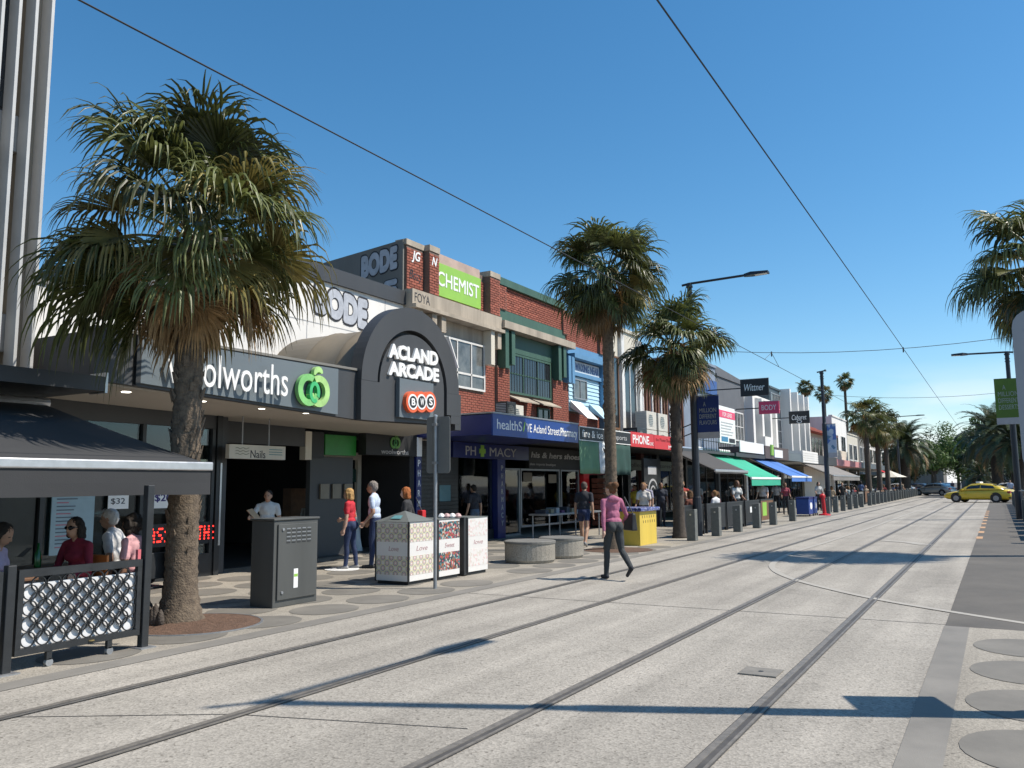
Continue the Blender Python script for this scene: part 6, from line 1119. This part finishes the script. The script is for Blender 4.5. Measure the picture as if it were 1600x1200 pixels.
t = thing('paper_sheaf', 'tan papers held up by the young person before the arcade', 'papers', (-12.3, 11.45, 1.1)); obj('sheets', MB().hexa([(-12.28, 11.42, 1.02), (-12.26, 11.42, 1.02), (-12.22, 11.52, 1.05), (-12.24, 11.52, 1.05), (-12.42, 11.33, 1.2), (-12.4, 11.33, 1.2), (-12.36, 11.43, 1.23), (-12.38, 11.43, 1.23)]), pm('tan_paper', (.4, .3, .2), .8), t)
t = thing('red_handbag', 'small red bag on the shoulder of the red haired person', 'bag', (-10.1, 13.9, .9)); obj('bag_body', MB().box(-10.3, -10.16, 13.9, 14.03, .9, 1.14), M_red, t, bevel=.02); obj('strap', MB().tube([(-10.2, 13.93, 1.12), (-10.33, 13.9, 1.4), (-10.26, 14.0, 1.12)], .01, 5), M_black, t)
t = thing('mobile_phone', 'dark phone in the hand of the seated woman at the left edge', 'phone', (-8.9, 5.1, .95)); obj('phone_body', MB().hexa([(-8.93, 5.08, .93), (-8.9, 5.05, .93), (-8.86, 5.09, .93), (-8.89, 5.12, .93), (-8.85, 5.13, 1.02), (-8.83, 5.11, 1.02), (-8.79, 5.15, 1.02), (-8.82, 5.17, 1.02)]), M_black, t)

# ---------------------------------------------------------------- cars
def car(lab, loc, yaw, paint, L=4.85, taxi=False, hatch=False, cat='car', group='cars at the crossing', name='parked_car'):
    a = thing(name, lab, cat, (0, 0, 0), group); Wd = .91; n = 18; rs = []
    st = [(-2.42, .6, .42, .62), (-2.36, .78, .3, .86), (-2.2, .86, .22, 1.0), (-1.6, .9, .19, 1.03), (-.9, .91, .19, .98), (.4, .91, .19, .95), (1.1, .91, .19, .93), (1.7, .89, .2, .86), (2.15, .85, .24, .76), (2.36, .74, .32, .66), (2.43, .58, .42, .58)]
    for x, w, z0, z1 in st:
        zm, hh = (z0+z1)/2, (z1-z0)/2; rs.append([(x*L/4.85, w*math.copysign(abs(math.cos(q))**.45, math.cos(q)), zm+hh*math.copysign(abs(math.sin(q))**.55, math.sin(q))) for q in [2*math.pi*j/n+.01 for j in range(n)]])
    body = obj('body', MB().rings(rs), paint, a, True)
    cab = [(-2.0, .66, .99, 1.0), (-1.55, .7, .98, 1.22), (-1.05, .68, .97, 1.41), (-.3, .66, .95, 1.47), (.35, .66, .94, 1.43), (.8, .68, .93, 1.22), (1.3, .72, .9, .93)]
    rs = [[(x*L/4.85, -w-.1, z0), (x*L/4.85, -w-.02, z0+(z1-z0)*.35), (x*L/4.85, -w+.06, z0+(z1-z0)*.88), (x*L/4.85, -w+.16, z1), (x*L/4.85, w-.16, z1), (x*L/4.85, w-.06, z0+(z1-z0)*.88), (x*L/4.85, w+.02, z0+(z1-z0)*.35), (x*L/4.85, w+.1, z0)] for x, w, z0, z1 in cab]
    obj('cabin', MB().rings(rs), paint, a, True)
    k = L/4.85
    for s in (1, -1):
        for nm, x0, x1, t0, t1 in (('side_window', -1.35, -.35, .3, .78), ('side_window', -.28, .72, .3, .78)):
            def pt(x, tt):
                for i in range(len(cab)-1):
                    if cab[i][0] <= x <= cab[i+1][0]:
                        u = (x-cab[i][0])/(cab[i+1][0]-cab[i][0]); w, z0, z1 = [cab[i][j]+(cab[i+1][j]-cab[i][j])*u for j in (1, 2, 3)]; return (x*k, s*(w+.05-.16*max(0, tt-.2)+.012), z0+(z1-z0)*tt)
            q = [pt(x0, t0), pt(x1, t0), pt(x1-(.12 if x1 > .5 else 0), t1), pt(x0+(.15 if x0 < -1 else 0), t1)]; obj(nm, MB().add(q, [(0, 1, 2, 3)]), M_pane, a)
        obj('door_handle', MB().box(-.25*k, -.05*k, s*.9-.01, s*.9+.012, .78, .81), paint, a); obj('mirror', MB().box(.85*k, 1.0*k, min(s*.86, s*1.03), max(s*.86, s*1.03), .93, 1.05), paint, a, bevel=.02)
        obj('headlight', MB().box(2.16*k, 2.34*k, min(s*.5, s*.78), max(s*.5, s*.78), .56, .68), M_alu, a, bevel=.02); obj('tail_light', MB().box(-2.4*k, -2.2*k, min(s*.52, s*.86), max(s*.52, s*.86), .72, .88), pm('tail_red', (.3, .02, .02), .3), a, bevel=.02)
        for x in (-1.42, 1.42):
            wh = obj('wheel', MB().tube([(x*k, s*.7, .33), (x*k, s*.9, .33)], .33, 20), pm('tyre', (.018, .018, .018), .85), a); obj('rim', MB().tube([(x*k, s*.89, .33), (x*k, s*.915, .33)], [.22, .2], 14), M_galv, wh); obj('wheel_arch', MB().tube([(x*k, s*.86, .38), (x*k, s*.905, .38)], .4, 20), M_black, a)
    obj('rear_window', MB().add([(-1.95*k, -.6, 1.03), (-1.95*k, .6, 1.03), (-1.15*k, .55, 1.385), (-1.15*k, -.55, 1.385)], [(0, 1, 2, 3)]), M_pane, a); obj('windscreen', MB().add([(1.28*k, -.64, .96), (1.28*k, .64, .96), (.52*k, .54, 1.385), (.52*k, -.54, 1.385)], [(0, 1, 2, 3)]), M_pane, a)
    obj('number_plate', MB().box(-2.45*k, -2.41*k, -.25, .25, .55, .67), M_letter, a); obj('rear_bumper', MB().box(-2.43*k, -2.25*k, -.8, .8, .32, .42), M_black, a, bevel=.02)
    if taxi: obj('roof_light', MB().box(-.2, .1, -.35, .35, 1.47, 1.6), M_letter, a, bevel=.03)
    a.location = loc; a.rotation_euler = (0, 0, yaw); return a
def paint(nm, c, m=.0): return pm(nm, c, .3, .04, 2, metal=m, coat=.6)
car('yellow taxi sedan turning across the street', (-1.25, 75.2, 0), R(162), paint('taxi_yellow', (.66, .47, .03)), 4.9, True, cat='taxi', name='taxi')
car('silver sedan crossing beyond the yellow taxi', (-6.6, 112, 0), R(155), paint('silver_paint', (.42, .42, .4), .5), 4.8)
car('dark hatchback beside the silver sedan near the crossing', (-9.2, 122, 0), R(165), paint('dark_blue_paint', (.04, .06, .1)), 4.3); car('pale grey car at the far left of the crossing', (-11.0, 116, 0), R(150), paint('pale_grey_paint', (.4, .42, .42)), 4.4)
car('white car parked beyond the taxi on the right', (.8, 108, 0), R(170), paint('white_paint', (.65, .65, .63)), 4.6); car('dark car parked at the street end', (-3.0, 150, 0), R(95), paint('black_paint', (.03, .03, .035)), 4.5); car('small blue car parked at the street end', (-6.8, 146, 0), R(90), paint('blue_paint_car', (.1, .2, .32)), 4.3)
